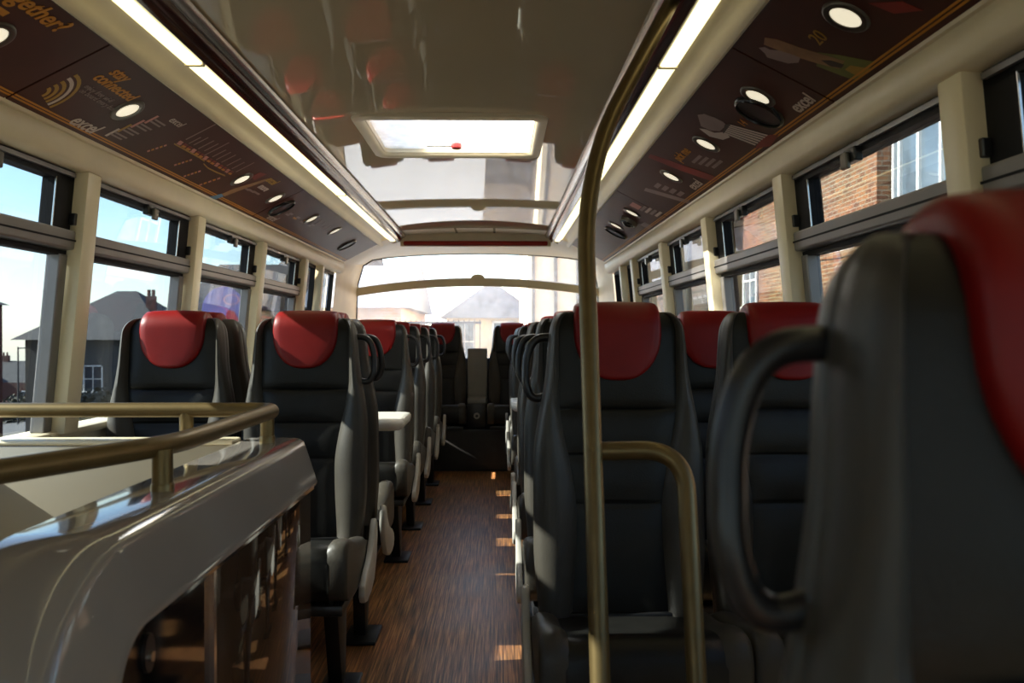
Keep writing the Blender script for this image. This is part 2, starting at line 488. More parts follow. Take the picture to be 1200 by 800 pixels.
# roof hatch
h = empty('roof_hatch', (0, 3.485, 1.93))
def rrect(hx, hy, r, n=6, oy=0):
    p = []
    for cx, cy_, a0 in ((hx - r, hy - r, 0), (-hx + r, hy - r, PI / 2), (-hx + r, -hy + r, PI), (hx - r, -hy + r, 1.5 * PI)):
        for k in range(n + 1):
            a = a0 + PI / 2 * k / n
            p.append((cx + r * math.cos(a), cy_ + r * math.sin(a) + oy))
    return p
def ring(loops):
    mm = MB()
    mm.grid([[(x, y, z) for (x, y) in pts] for pts, z in loops], True)
    return mm
ring([(rrect(0.368, 0.362, 0.05), 0.003), (rrect(0.364, 0.358, 0.05), -0.012), (rrect(0.355, 0.349, 0.045), -0.016), (rrect(0.335, 0.322, 0.04), -0.016),
      (rrect(0.322, 0.310, 0.035), -0.008), (rrect(0.316, 0.303, 0.03), 0.02)]).build('frame', 'cream', h, 50)
ring([(rrect(0.318, 0.304, 0.03), 0.0), (rrect(0.314, 0.300, 0.03), 0.09), (rrect(0.314, 0.300, 0.03), 0.13)]).build('lining', 'cream', h, 50)
m = MB(); m.prism(rrect(0.316, 0.302, 0.03), 'z', 0.016, 0.024); m.build('pane', 'hatch_glass', h, 0)
hb = MB().tube([(-0.13, 0.20, 0.006), (-0.02, 0.20, 0.006)], 0.005, 8).build('release_bar', 'plate_grey', h)
m = MB(); m.tube([(0.0, 0.20, 0.02), (0.0, 0.20, 0.008), (0.0, 0.20, -0.004), (0, 0.20, -0.008)], [0.022, 0.024, 0.022, 0.012], 14); m.build('release_knob', 'knob_red', h)
tag(h, 'cream framed glass roof hatch with red release knob', 'roof hatch')

# rear end: curved cream surround of the back window
A = [(1.12, .83), (1.10, 1.05), (1.07, 1.35), (1.045, 1.60), (1.0, 1.685), (.88, 1.75), (.738, 1.817), (.66, 1.85), (.56, 1.914), (.35, 1.926), (.15, 1.9325), (0, 1.934)]
B = [(1.075, .83), (1.073, 1.05), (1.068, 1.35), (1.055, 1.58), (1.01, 1.735), (.93, 1.785), (.80, 1.805), (.70, 1.815), (.56, 1.825), (.35, 1.835), (.15, 1.84), (0, 1.841)]
A2 = [(a, min(b, 1.872)) for a, b in A]
def lerp(P, Q, th, tz): return [(p[0] + (q[0] - p[0]) * th, p[1] + (q[1] - p[1]) * tz) for p, q in zip(P, Q)]
m = MB()
loops = [(6.47, A), (6.60, A), (6.775, A), (6.79, A2), (7.0, lerp(A2, B, 0.12, 0.3)), (7.2, lerp(A2, B, 0.3, 0.6)), (7.36, lerp(A2, B, 0.6, 0.85)), (7.45, lerp(A2, B, 0.85, 0.97)), (7.50, B), (7.56, [(a + 0.004, b + 0.004) for a, b in B])]
rows = []
for y, P in loops:
    rows.append([(-a, y, b) for a, b in P] + [(a, y, b) for a, b in P[-2::-1]])
m.grid(rows)
rs = m.build('wall_rear', 'cream', smooth=40)
tag(rs, 'curved cream surround of the rear window', 'wall', kind='structure')
MB().box(-1.1, 1.1, 7.5, 7.56, -0.05, 0.92).build('lower_panel', 'charcoal_trim', rs, 0)
for s in (-1, 1):
    MB().box(min(s * 1.07, s * 1.2), max(s * 1.07, s * 1.2), 7.46, 7.56, -0.05, 0.86).build('corner_panel', 'charcoal_trim', rs, 0)
rl = empty('brake_light_strip', (0, 6.86, 1.855))
MB().box(-0.575, 0.575, -0.066, -0.03, -0.020, 0.018).build('lens', 'red_strip', rl, bevel=0.012)
MB().box(-0.60, 0.60, -0.055, 0.0, -0.026, 0.026).build('bezel', 'cream', rl, bevel=0.006)
tag(rl, 'thin dark red light strip above the rear window', 'light')

wr = empty('window_1', (0, 7.53, 0.9))
pts = [(-a, b - 0.9) for a, b in B if b > 0.8] + [(a, b - 0.9) for a, b in B[-2::-1] if b > 0.8]
m = MB(); m.prism(pts, 'y', -0.004, 0.004); m.build('pane', 'rear_glass', wr, 0)
def barz(x): return 1.588 - 0.088 * (abs(x) / 1.06) ** 2 - 0.9
bx = [-1.065 + 2.13 * k / 20 for k in range(21)]
m = MB(); m.grid([[(x, -0.05, barz(x) - 0.036), (x, -0.055, barz(x) + 0.032), (x, -0.03, barz(x) + 0.04), (x, -0.008, barz(x) + 0.036), (x, -0.008, barz(x) - 0.036)] for x in bx], True)
m.build('crossbar', 'cream', wr, 40)
m = MB(); m.prism([(0.062 * math.cos(PI * k / 14), barz(0) + 0.030 + 0.040 * math.sin(PI * k / 14)) for k in range(15)], 'y', -0.052, -0.01); m.build('lock_boss', 'cream', wr, 40, bevel=0.004)
m = MB()
fr = [(-a, b) for a, b in B] + [(a, b) for a, b in B[-2::-1]]
m.grid([[(x, -0.012, z - 0.9), (x * 0.992, -0.012, z - 0.9 - 0.008), (x * 0.992, 0.0, z - 0.9 - 0.008)] for x, z in fr]); m.build('seal', 'rubber', wr, 0)
tag(wr, 'wide curved rear window with an arched cream crossbar', 'window', kind='structure')

# side windows and pillars
PIL = [-2.30, -1.33, -0.36, 0.60, 1.57, 2.55, 3.47, 4.40, 5.36, 5.86]
trim_n = 7
win_n = 2
ordw = ['first', 'second', 'third', 'fourth', 'fifth', 'sixth', 'seventh', 'eighth', 'ninth', 'tenth', 'eleventh', 'twelfth']
for s in (-1, 1):
    n = SIDE[s]
    def slant(b, y0, y1, z0, z1, i0, i1):
        """slab following the wall's lean: i0..i1 metres inwards from the wall face"""
        b.hexa([(s * (wall_h(z0) - i0), y0, z0), (s * (wall_h(z0) - i1), y0, z0), (s * (wall_h(z0) - i1), y1, z0), (s * (wall_h(z0) - i0), y1, z0)],
               [(s * (wall_h(z1) - i0), y0, z1), (s * (wall_h(z1) - i1), y0, z1), (s * (wall_h(z1) - i1), y1, z1), (s * (wall_h(z1) - i0), y1, z1)])
        return b
    for k, yp in enumerate(PIL):
        wd = 0.042 if yp < 5.5 else 0.03
        m = slant(MB(), yp - wd, yp + wd, 0.83, 1.598, -0.045, 0.034)
        o = m.build('trim_%d' % trim_n, 'cream', bevel=0.006); trim_n += 1
        tag(o, 'cream window pillar, %s from the front on the %s-hand side' % (ordw[k], n), 'pillar', 'window pillars', 'structure')
    edges = [Y0] + PIL + [6.47]
    for k in range(len(edges) - 1):
        a = edges[k] + (0.0 if k == 0 else 0.042); b = edges[k + 1] - 0.042
        if k == len(edges) - 2: b = edges[k + 1]
        e = empty('window_%d' % win_n, (0, 0, 0)); win_n += 1
        plain = k >= len(edges) - 3
        if plain:
            slant(MB(), a, b, 0.84, 1.60, -0.040, -0.034).build('pane', 'side_glass', e, 0)
            fm = MB(); slant(fm, a, a + 0.018, 0.84, 1.60, -0.045, -0.012); slant(fm, b - 0.018, b, 0.84, 1.60, -0.045, -0.012); slant(fm, a, b, 1.575, 1.6, -0.045, -0.012)
            fm.build('seal', 'rubber', e, 0)
        else:
            blank = s < 0 and -0.4 < a < 1.5
            if blank: slant(MB(), a, b, 0.84, 1.375, -0.042, -0.030).build('blanking_panel', 'cream', e, 0)
            else: slant(MB(), a, b, 0.84, 1.375, -0.040, -0.034).build('lower_pane', 'side_glass', e, 0)
            slant(MB(), a + 0.01, b - 0.08, 1.42, 1.57, -0.030, -0.024).build('hopper_pane', 'side_glass', e, 0)
            fm = slant(MB(), a, b, 1.368, 1.424, -0.045, 0.014)
            tr = fm.build('transom', 'aluminium', e, 0, bevel=0.006)
            fm = slant(MB(), a, b, 1.352, 1.366, -0.045, -0.010); fm.build('transom_seal', 'rubber', tr, 0)
            fm = slant(MB(), a, b, 1.392, 1.397, 0.0, 0.0155); fm.build('groove', 'rubber', tr, 0)
            fm = MB(); slant(fm, b - 0.10, b, 1.424, 1.60, -0.045, -0.006); slant(fm, a, a + 0.016, 1.424, 1.60, -0.045, -0.006); slant(fm, a, b, 1.563, 1.60, -0.045, -0.006)
            hf = fm.build('hopper_frame', 'rubber', e, 0)
            slant(MB(), a + 0.01, b - 0.012, 1.577, 1.588, -0.01, 0.004).build('rail', 'aluminium', hf, 0)
            slant(MB(), b - 0.103, b - 0.10, 1.424, 1.565, -0.008, -0.004).build('edge_bead', 'silver', hf, 0)
            yc = (a + b) / 2 + 0.02
            fm = MB(); slant(fm, yc - 0.035, yc + 0.03, 1.543, 1.578, -0.01, 0.012)
            lt = fm.build('latch', 'black_plastic', e, 0, bevel=0.004)
            slant(MB(), yc - 0.012, yc + 0.026, 1.528, 1.568, 0.012, 0.024).build('latch_lever', 'ring_metal', lt, 0, bevel=0.004)
            slant(MB(), b - 0.012, b + 0.004, 1.44, 1.475, -0.006, 0.012).build('hinge', 'black_plastic', e, 0, bevel=0.003)
            slant(MB(), b - 0.045, b, 0.84, 1.355, -0.045, -0.004).build('side_frame', 'aluminium', e, 0, bevel=0.004)
            slant(MB(), a, a + 0.02, 0.84, 1.355, -0.045, -0.004).build('side_frame', 'rubber', e, 0)
        tag(e, '%s side window from the front, %s-hand side%s' % (ordw[k], n, '' if plain else ', with opening upper pane'), 'window', 'side windows', 'structure')

# front end behind the viewer: bulkhead with the big windscreen
m = MB()
m.box(-1.2, 1.2, Y0 - 0.12, Y0 - 0.02, -0.05, 0.55)
m.box(-1.2, 1.2, Y0 - 0.12, Y0 - 0.02, 1.85, 2.05)
m.box(-1.2, -1.05, Y0 - 0.12, Y0 - 0.02, 0.55, 1.85)
m.box(1.05, 1.2, Y0 - 0.12, Y0 - 0.02, 0.55, 1.85)
fw = m.build('wall_front', 'cream', smooth=0)
tag(fw, 'front bulkhead of the upper deck around the windscreen', 'wall', kind='structure')
MB().box(-1.05, 1.05, Y0 - 0.08, Y0 - 0.072, 0.55, 1.85).build('windscreen', 'side_glass', fw, 0)

# ------------------------------------------------------------------ printed overhead panels
PO, PI_ = (0.992, 1.683), (0.738, 1.815)      # outer and inner edge (half width, height)
def pframe(s):
    """origin on the outer edge at Y = 0; axes: across (to the middle), along +Y, outward normal (down into the bus)"""
    o = Vector((s * PO[0], 0, PO[1]))
    u = Vector((s * (PI_[0] - PO[0]), 0, PI_[1] - PO[1])).normalized()
    v = Vector((0, 1, 0))
    nn = u.cross(v) if s > 0 else v.cross(u)
    if nn.z > 0: nn = -nn
    return o, u, v, nn
PW = math.hypot(PO[0] - PI_[0], PO[1] - PI_[1])
def on_panel(s, x, y):
    """panel coordinates (across, along) of the spot seen at a pixel"""
    o, u, v, nn = pframe(s)
    d = ray(x, y)
    t = (o - CAM).dot(nn) / d.dot(nn)
    p = CAM + d * t - o
    return p.dot(u), p.dot(v)
def panel_piece(s, poly, m_, parent, name, lift=0.0008):
    o, u, v, nn = pframe(s)
    mm = MB()
    n_ = len(poly)
    a = [o + u * p[0] + v * p[1] + nn * lift for p in poly]
    b = [o + u * p[0] + v * p[1] - nn * 0.0005 for p in poly]
    mm.add(a + b, [tuple(range(n_)), tuple(range(n_, 2 * n_))[::-1]] + [(i, (i + 1) % n_, n_ + (i + 1) % n_, n_ + i) for i in range(n_)])
    return mm.build(name, m_, parent, 0)
PANELS = {}
pys = [Y0, 0.03, 2.05, 4.07, 6.52]
pw = ['nearest', 'front', 'middle', 'rear']
for s in (-1, 1):
    o, u, v, nn = pframe(s)
    for i in range(4):
        e = empty('advertising_board', (0, 0, 0))
        a, b = pys[i] + 0.004, pys[i + 1] - 0.004
        mm = MB()
        mm.add([o + v * a, o + v * b, o + u * PW + v * b, o + u * PW + v * a] + [q - nn * 0.012 for q in (o + v * a, o + v * b, o + u * PW + v * b, o + u * PW + v * a)],
               [(0, 1, 2, 3), (7, 6, 5, 4), (0, 4, 5, 1), (1, 5, 6, 2), (2, 6, 7, 3), (3, 7, 4, 0)])
        mm.build('backing', 'panel_brown', e, 0)
        for (c0, c1, mn) in ((0.013, 0.018, 'print_orange'), (0.022, 0.027, 'print_orange')):
            panel_piece(s, [(c0, a), (c0, b), (c1, b), (c1, a)], mn, e, 'gold_stripe')
        panel_piece(s, [(PW - 0.006, a), (PW - 0.006, b), (PW, b), (PW, a)], 'print_dark', e, 'edge_bead', 0.004)
        tag(e, '%s brown printed overhead advertising board above the %s-hand windows' % (pw[i], SIDE[s]), 'advertising board', 'printed overhead boards')
        PANELS[(s, i)] = e
def lettering(s, parent, txt, px, size, m_, spacing=1.0, shear=0.25, bold=0.0, flip=False):
    a, b = on_panel(s, *px)
    o, u, v, nn = pframe(s)
    cu = bpy.data.curves.new('lettering', 'FONT')
    cu.body = txt; cu.size = size; cu.shear = shear; cu.offset = bold; cu.extrude = 0.0006
    cu.space_character = spacing; cu.space_line = 0.8
    cu.materials.append(MATS[m_])
    ob = bpy.data.objects.new('lettering', cu)
    C.objects.link(ob)
    xa = v if s < 0 else -v
    ya = u
    za = xa.cross(ya)
    p = o + u * a + v * b + za * 0.001
    M = Matrix((xa, ya, za)).transposed().to_4x4(); M.translation = p
    dg = bpy.context.evaluated_depsgraph_get()
    me = bpy.data.meshes.new_from_object(ob.evaluated_get(dg))
    bpy.data.objects.remove(ob); bpy.data.curves.remove(cu)
    me.transform(M)
    ob = bpy.data.objects.new('lettering', me)
    C.objects.link(ob); ob.parent = parent
    return ob
def rect_print(s, parent, px, du, dv, m_, name='print_block', lift=0.0008):
    """du across, dv along, centred on the pixel's spot"""
    a, b = on_panel(s, *px)
    return panel_piece(s, [(a - du / 2, b - dv / 2), (a - du / 2, b + dv / 2), (a + du / 2, b + dv / 2), (a + du / 2, b - dv / 2)], m_, parent, name, lift)
def poly_print(s, parent, pxs, m_, name, lift=0.0008):
    return panel_piece(s, [on_panel(s, *p) for p in pxs], m_, parent, name, lift)
P1, P2, P3 = PANELS[(-1, 1)], PANELS[(-1, 2)], PANELS[(-1, 3)]
lettering(-1, P1, 'together?', (-3, -9), 0.062, 'print_orange', bold=0.0012)
rect_print(-1, P1, (6, 16), 0.016, 0.05, 'print_orange')
lettering(-1, P2, 'stay', (131, 88), 0.050, 'print_orange', bold=0.001)
lettering(-1, P2, 'connected', (112, 94), 0.050, 'print_orange', bold=0.001)
lettering(-1, P2, 'enjoy free wi-fi', (102, 104), 0.024, 'print_grey')
lettering(-1, P2, 'on board every bus', (96, 109), 0.024, 'print_grey')
lettering(-1, P2, 'excel', (84, 145), 0.062, 'print_white', bold=0.001)
# signal emblem: nested arcs
a0, b0 = on_panel(-1, 52, 111)
for k in range(5):
    r0 = 0.018 + 0.018 * k
    arc = [(a0 + r * math.cos(t), b0 + r * math.sin(t) + 0.0) for r, t in [(r0, -0.9 + 1.8 * q / 10 + 0.95) for q in range(11)] + [(r0 + 0.010, 0.9 - 1.8 * q / 10 + 0.95) for q in range(11)]]
    panel_piece(-1, arc, 'print_gold' if k != 3 else 'print_white', P2, 'signal_arc')
# ticket list and route map
for k, (x, y, mn) in enumerate([(136, 157, 'print_white'), (150, 152, 'print_gold'), (165, 147, 'print_pink'), (181, 142, 'print_pink')]):
    rect_print(-1, P2, (x, y), 0.045, 0.012, mn)
    for q in range(2):
        rect_print(-1, P2, (x + 4 + 6 * q, y + 5 - 1.5 * q), 0.006, 0.075, 'print_grey', 'text_line')
lettering(-1, P2, 'excel', (200, 143), 0.040, 'print_white')
for x, y, L_ in ((238, 156, 0.11), (231, 166, 0.045), (238, 167, 0.055), (244, 171, 0.06), (250, 174, 0.055), (256, 176, 0.10), (259, 181, 0.055), (264, 184, 0.06), (270, 187, 0.06), (276, 191, 0.06), (281, 195, 0.055), (289, 197, 0.08)):
    rect_print(-1, P2, (x, y), L_, 0.007, 'print_grey', 'text_line')
for d0, mn in ((0, 'print_red'), (2, 'print_orange')):
    p0 = on_panel(-1, 213 - d0, 167 + d0); p1 = on_panel(-1, 276 - d0, 204 + d0)
    for k in range(14):
        t0, t1 = k / 14, (k + 0.7) / 14
        q = [(p0[0] + (p1[0] - p0[0]) * t, p0[1] + (p1[1] - p0[1]) * t) for t in (t0, t1)]
        panel_piece(-1, [(q[0][0] - 0.0045, q[0][1]), (q[1][0] - 0.0045, q[1][1]), (q[1][0] + 0.0045, q[1][1]), (q[0][0] + 0.0045, q[0][1])], mn if k % 3 else 'print_pink', P2, 'route_line')
for pl in (((207, 170), (236, 186), (242, 190)), ((241, 193), (246, 198), (256, 203), (266, 207))):
    for k in range(len(pl) - 1):
        (xa, ya), (xb, yb) = pl[k], pl[k + 1]
        poly_print(-1, P2, [(xa, ya - 0.8), (xb, yb - 0.8), (xb, yb + 0.8), (xa, ya + 0.8)], 'print_gold', 'route_line')
for (xa, ya), (xb, yb) in (((176, 179), (200, 171)), ((207, 195), (229, 188)), ((218, 208), (239, 201)), ((236, 218), (262, 209))):
    for k in range(5):
        t = k / 5; t2 = t + 0.13
        poly_print(-1, P2, [(xa + (xb - xa) * t, ya + (yb - ya) * t - 0.8), (xa + (xb - xa) * t2, ya + (yb - ya) * t2 - 0.8), (xa + (xb - xa) * t2, ya + (yb - ya) * t2 + 0.8), (xa + (xb - xa) * t, ya + (yb - ya) * t + 0.8)], 'print_orange' if k % 2 else 'print_pink', 'route_tick')
poly_print(-1, P2, [(242, 233), (262, 228), (264, 231), (249, 236)], 'print_blue', 'sleeve_print', 0.001)
poly_print(-1, P2, [(262, 228), (276, 222), (315, 210), (318, 211), (283, 224), (265, 231)], 'print_tan', 'arm_print', 0.0009)
poly_print(-1, P2, [(296, 208), (306, 203), (314, 205), (300, 212)], 'print_red', 'print_block')
lettering(-1, P2, 'excel', (312, 212), 0.055, 'print_gold', bold=0.001)
lettering(-1, P2, 'more', (303, 220), 0.05, 'print_white', bold=0.001)
for q in range(3): rect_print(-1, P2, (290 + 6 * q, 222 + 2.4 * q), 0.01, 0.09, 'print_grey', 'text_line')
for k in range(9): rect_print(-1, P3, (334 + 4.2 * k, 247 + 2.1 * k + (k % 2) * 3), 0.012, 0.06, 'print_grey' if k % 3 else 'print_orange', 'text_line')
for k in range(8): rect_print(-1, P3, (368 + 3.2 * k, 256 + 2.4 * k), 0.05, 0.01, 'print_grey', 'text_line')
lettering(-1, P3, 'excel', (313, 256), 0.06, 'print_white')
# right-hand panels
Q1, Q2, Q3 = PANELS[(1, 1)], PANELS[(1, 2)], PANELS[(1, 3)]
poly_print(1, Q1, [(897, 43), (912, 45), (940, 55), (978, 66), (992, 70), (985, 79), (960, 73), (930, 64), (896, 51)], 'print_tan', 'tower_print')
poly_print(1, Q1, [(960, 60), (985, 63), (1027, 71), (1020, 80), (1003, 92), (990, 88), (958, 76)], 'print_green', 'tower_base_print', 0.0005)
poly_print(1, Q1, [(964, 69), (975, 69), (991, 74), (988, 78), (975, 76)], 'print_dark', 'tower_arch_print', 0.0012)
poly_print(1, Q1, [(992, 80), (998, 75), (1024, 79), (1010, 89)], 'print_gold', 'tower_plinth_print', 0.0007)
poly_print(1, Q1, [(890, 55), (897, 54), (903, 57), (915, 58), (928, 62), (939, 66), (937, 72), (925, 73), (910, 69), (900, 66), (897, 61)], 'print_grey', 'cloud_print')
poly_print(1, Q1, [(1020, 2), (1060, 0), (1085, 10), (1050, 14)], 'print_red', 'print_block')
lettering(1, Q1, '20', (962, 52), 0.05, 'print_gold')
lettering(1, Q2, 'excel', (938, 131), 0.056, 'print_white', bold=0.001)
lettering(1, Q2, '14', (873, 148), 0.04, 'print_orange')
poly_print(1, Q2, [(818, 134), (826, 133), (838, 137), (848, 142), (852, 146), (844, 153), (833, 152), (822, 147)], 'print_grey', 'cloud_print')
poly_print(1, Q2, [(820, 150), (828, 151), (838, 155), (850, 154), (856, 160), (848, 163), (832, 159)], 'print_white', 'cloud_print')
poly_print(1, Q2, [(850, 145), (856, 144), (903, 157), (896, 167), (885, 170), (848, 155)], 'print_dark', 'hall_print', 0.001)
for k in range(6):
    f = k / 5
    poly_print(1, Q2, [(857 - 7 * f, 145.0 + 9 * f), (901 - 14 * f, 157 + 11.0 * f), (900 - 14 * f, 158.3 + 11.0 * f), (856 - 7 * f, 146.3 + 9 * f)], 'print_white', 'column_print', 0.0014)
poly_print(1, Q2, [(898, 157), (914, 157), (904, 170), (886, 173), (888, 169)], 'print_red', 'hall_steps_print', 0.0012)
lettering(1, Q2, 'pick me', (798, 189), 0.055, 'print_orange', bold=0.001)
for q in range(4): rect_print(1, Q2, (817 + 8 * q, 186 + 2.0 * q), 0.012, 0.12, 'print_grey', 'text_line')
poly_print(1, Q2, [(762, 180), (780, 186), (836, 205), (842, 209), (836, 212), (800, 200), (760, 184)], 'print_red', 'ribbon_print')
lettering(1, Q2, 'excel', (815, 222), 0.065, 'print_white')
poly_print(1, Q2, [(757, 219.5), (809, 234.5), (807, 238), (755, 223)], 'print_grey', 'title_band')
for q in range(4): rect_print(1, Q2, (771 + 9 * q, 217 + 3.2 * q), 0.02, 0.09, 'print_grey', 'text_line')
rect_print(1, Q3, (745, 241), 0.05, 0.10, 'print_pink')
for q in range(4): rect_print(1, Q3, (754 + 6 * q, 244 + 2.2 * q), 0.014, 0.14, 'print_white' if q % 2 else 'print_grey', 'text_line')
rect_print(1, Q3, (758, 264), 0.05, 0.12, 'print_grey')

# downlights, speakers, dome camera
def disc_on(s, px, r, parent_name, ringm, lens, label, cat, group, dome=False, lensr=0.66, depth=0.006):
    a, b = on_panel(s, *px)
    o, u, v, nn = pframe(s)
    p = o + u * a + v * b
    e = empty(parent_name, p)
    def P(rad, k, hgt, n=28):
        t = 2 * PI * k / n
        return (u * math.cos(t) + v * math.sin(t)) * rad + nn * hgt
    mm = MB(); mm.grid([[P(rr, k, hh) for k in range(28)] for rr, hh in ((r, 0.0), (r * 0.97, depth * 0.7), (r * 0.88, depth), (r * lensr, depth * 0.6), (r * lensr, 0.0005))], True)
    mm.build('rim', ringm, e, 50)
    mm = MB()
    if dome:
        mm.grid([[P(r * lensr * math.cos(q * PI / 14), k, 0.002 + 0.036 * math.sin(q * PI / 14)) for k in range(28)] for q in range(8)], True)
    else:
        mm.grid([[P(rr, k, hh) for k in range(28)] for rr, hh in ((r * lensr, depth * 0.3), (r * lensr * 0.6, depth * 0.45), (r * 0.01, depth * 0.5))], True)
    mm.build('lens' if lens != 'black_plastic' else 'grille', lens, e, 50)
    tag(e, label, cat, group)
where = {-1: 'left', 1: 'right'}
for s, px, wd in ((-1, (-3, 46), 'cut by the photo edge on the left front panel'), (-1, (153, 131), 'beside the signal emblem on the left middle panel'),
                  (-1, (285, 211), 'by the route map on the left middle panel'), (-1, (324, 233), 'at the rear end of the left middle panel'),
                  (-1, (366, 257), 'on the left rear panel near the dark speaker'), (-1, (393, 271), 'farthest on the left rear panel'),
                  (1, (993, 18), 'largest, on the right front panel above the tower print'), (1, (889, 112), 'touching the black speaker on the right middle panel'),
                  (1, (828, 168), 'below the columned hall print on the right panel'), (1, (787, 206), 'beside the red ribbon on the right middle panel'),
                  (1, (741, 249), 'next to the dome camera on the right rear panel'), (1, (722, 264), 'farthest on the right rear panel')):
    disc_on(s, px, 0.05, 'downlight', 'ring_metal', 'downlight_glow', 'round lit downlight ' + wd, 'light', 'round ceiling downlights')
for s, px, wd in ((-1, (331, 244), 'near the front of the left rear panel'), (-1, (407, 287), 'at the far end of the left panels'), (1, (891, 130), 'on the right middle panel beside a downlight'), (1, (722, 272), 'at the far end of the right panels')):
    disc_on(s, px, 0.075, 'ceiling_speaker', 'black_gloss', 'black_plastic', 'black oval ceiling speaker ' + wd, 'speaker', 'ceiling speakers', lensr=0.86, depth=0.012)
disc_on(1, (738, 258), 0.05, 'dome_camera', 'ring_metal', 'black_gloss', 'small black security dome camera on the right rear panel', 'camera', None, dome=True, lensr=0.85, depth=0.02)

# ------------------------------------------------------------------ seats
ZT, ZB = 1.178, 0.44
REC = math.tan(math.radians(5.5))
def sstep(t): t = max(0, min(1, t)); return t * t * (3 - 2 * t)
def wout(z):                     # outer half width of the backrest
    d = ZT - z
    w_ = 0.158 + 0.010 * sstep(d / 0.12) + 0.034 * sstep((d - 0.10) / 0.26)
    w_ -= 0.012 * sstep((d - 0.55) / 0.2)
    return w_
def wdark(z):
    d = ZT - z
    return 0.143 - 0.040 * sstep((d - 0.20) / 0.28) + 0.012 * sstep((d - 0.5) / 0.25)
zr = [ZB + (ZT - 0.05 - ZB) * k / 26 for k in range(27)]
tops = [(ZT - 0.05 + 0.05 * math.sin(q * PI / 12), math.cos(q * PI / 12)) for q in range(1, 7)]
ROWS = [(z, 1.0) for z in zr] + tops
SEAMS = [ZT - 0.235, ZT - 0.345, ZT - 0.46]
def yref(z): return (z - ZB) * REC
def mid(y, q): return 0.042 + (y - 0.042) * q
def backrest_parts(root):
    nx = 12
    rows = []
    fine = []
    for z, q in ROWS: fine.append((z, q))
    for sm in SEAMS:
        for dz in (-0.008, -0.0025, 0.0025, 0.008): fine.append((sm + dz, 1.0))
    fine.sort(key=lambda t: (t[0], -t[1]))
    for z, q in fine:
        w_ = wdark(z) - 0.035 * (1 - q)
        gro = max([math.exp(-((z - sm) / 0.0035) ** 2) for sm in SEAMS])
        near = min(abs(z - sm) for sm in SEAMS + [ZT, ZB])
        puff = 0.007 * min(1, near / 0.05)
        r = []
        for j in range(nx + 1):
            t = -1 + 2 * j / nx
            y = 0.004 - puff * (1 - t ** 4) + 0.006 * gro * (1 - t ** 8) + 0.006 * abs(t) ** 6 + (1 - t * t) * 0.006
            r.append((t * w_, yref(z) + mid(y, q), z))
        rows.append(r)
    MB().grid(rows).build('back_pad', 'leather_dark', root, 60)
    for sx in (-1, 1):
        rows = []
        for z, q in ROWS:
            a, b = wdark(z) - 0.035 * (1 - q), wout(z) - 0.03 * (1 - q)
            g = b - a
            prof = [(a - 0.004, 0.016), (a, 0.006), (a + 0.2 * g, -0.012), (a + 0.5 * g, -0.022), (a + 0.8 * g, -0.017), (b - 0.002, -0.002), (b, 0.016), (b + 0.002, 0.032), (b - 0.001, 0.036), (b + 0.001, 0.040), (b, 0.056), (b - 0.004, 0.074), (b - 0.02, 0.082)]
            rows.append([(sx * x, yref(z) + mid(y, q), z) for x, y in prof])
        bo = MB().grid(rows).build('side_bolster', 'leather_grey', root, 60)
    # plastic shell behind
    rows = []
    for z, q in ROWS:
        b = wout(z) - 0.03 * (1 - q)
        rows.append([(x, yref(z) + mid(y, q), z) for x, y in ((-b + 0.006, 0.074), (-b + 0.03, 0.086), (-b * 0.5, 0.092), (0, 0.093), (b * 0.5, 0.092), (b - 0.03, 0.086), (b - 0.006, 0.074))])
    MB().grid(rows).build('back_shell', 'shell_grey', root, 60)
    # red headrest: shield shaped pad wrapping over the top
    path = []                    # (y, z, half width)
    H = 0.176; top = ZT + 0.010; R = 0.045
    def hw(d):
        return 0.106 if d < 0.06 else 0.106 * max(0.0, 1 - ((d - 0.06) / (H - 0.06)) ** 2.3) ** 0.62
    for k in range(15):
        th = math.radians(88) * (1 - k / 14)
        path.append((0.0, top - 0.06 - (H - 0.06) * math.sin(th), 0.106 * math.cos(th) ** 0.85, 0, -1))
    path.append((0.0, top - R, 0.106, 0, -1))
    for k in range(1, 9):
        a = PI / 2 * k / 8
        path.append((R - R * math.cos(a), top - R + R * math.sin(a), 0.106 - 0.004 * k / 8, math.sin(a), -math.cos(a)))
    for k in range(1, 7):
        a = PI / 2 * k / 6
        path.append((R + (R + 0.016) * math.sin(a), top - R + R * math.cos(a), 0.102, math.cos(a), math.sin(a)))
    path.append((2 * R + 0.016, top - 0.11, 0.098, 0, 1))
    rows = []
    us = [-1, -1, -0.985, -0.93, -0.75, -0.5, -0.25, 0, 0.25, 0.5, 0.75, 0.93, 0.985, 1, 1]
    dep = [0.022, 0.004, -0.006, -0.0115, -0.014, -0.015, -0.0155, -0.016, -0.0155, -0.015, -0.014, -0.0115, -0.006, 0.004, 0.022]
    for i, (y, z, hw_, nz_, ny_) in enumerate(path):
        edge = 1.0 if i > 2 else (0.1, 0.55, 0.85)[i]
        r = []
        for u_, dp in zip(us, dep):
            off = -dp * edge if dp < 0 else -dp
            r.append((u_ * hw_, yref(min(z, ZT)) + y + ny_ * off, z + nz_ * off))
        rows.append(r)
    MB().grid(rows).build('headrest', 'leather_red', root, 60)
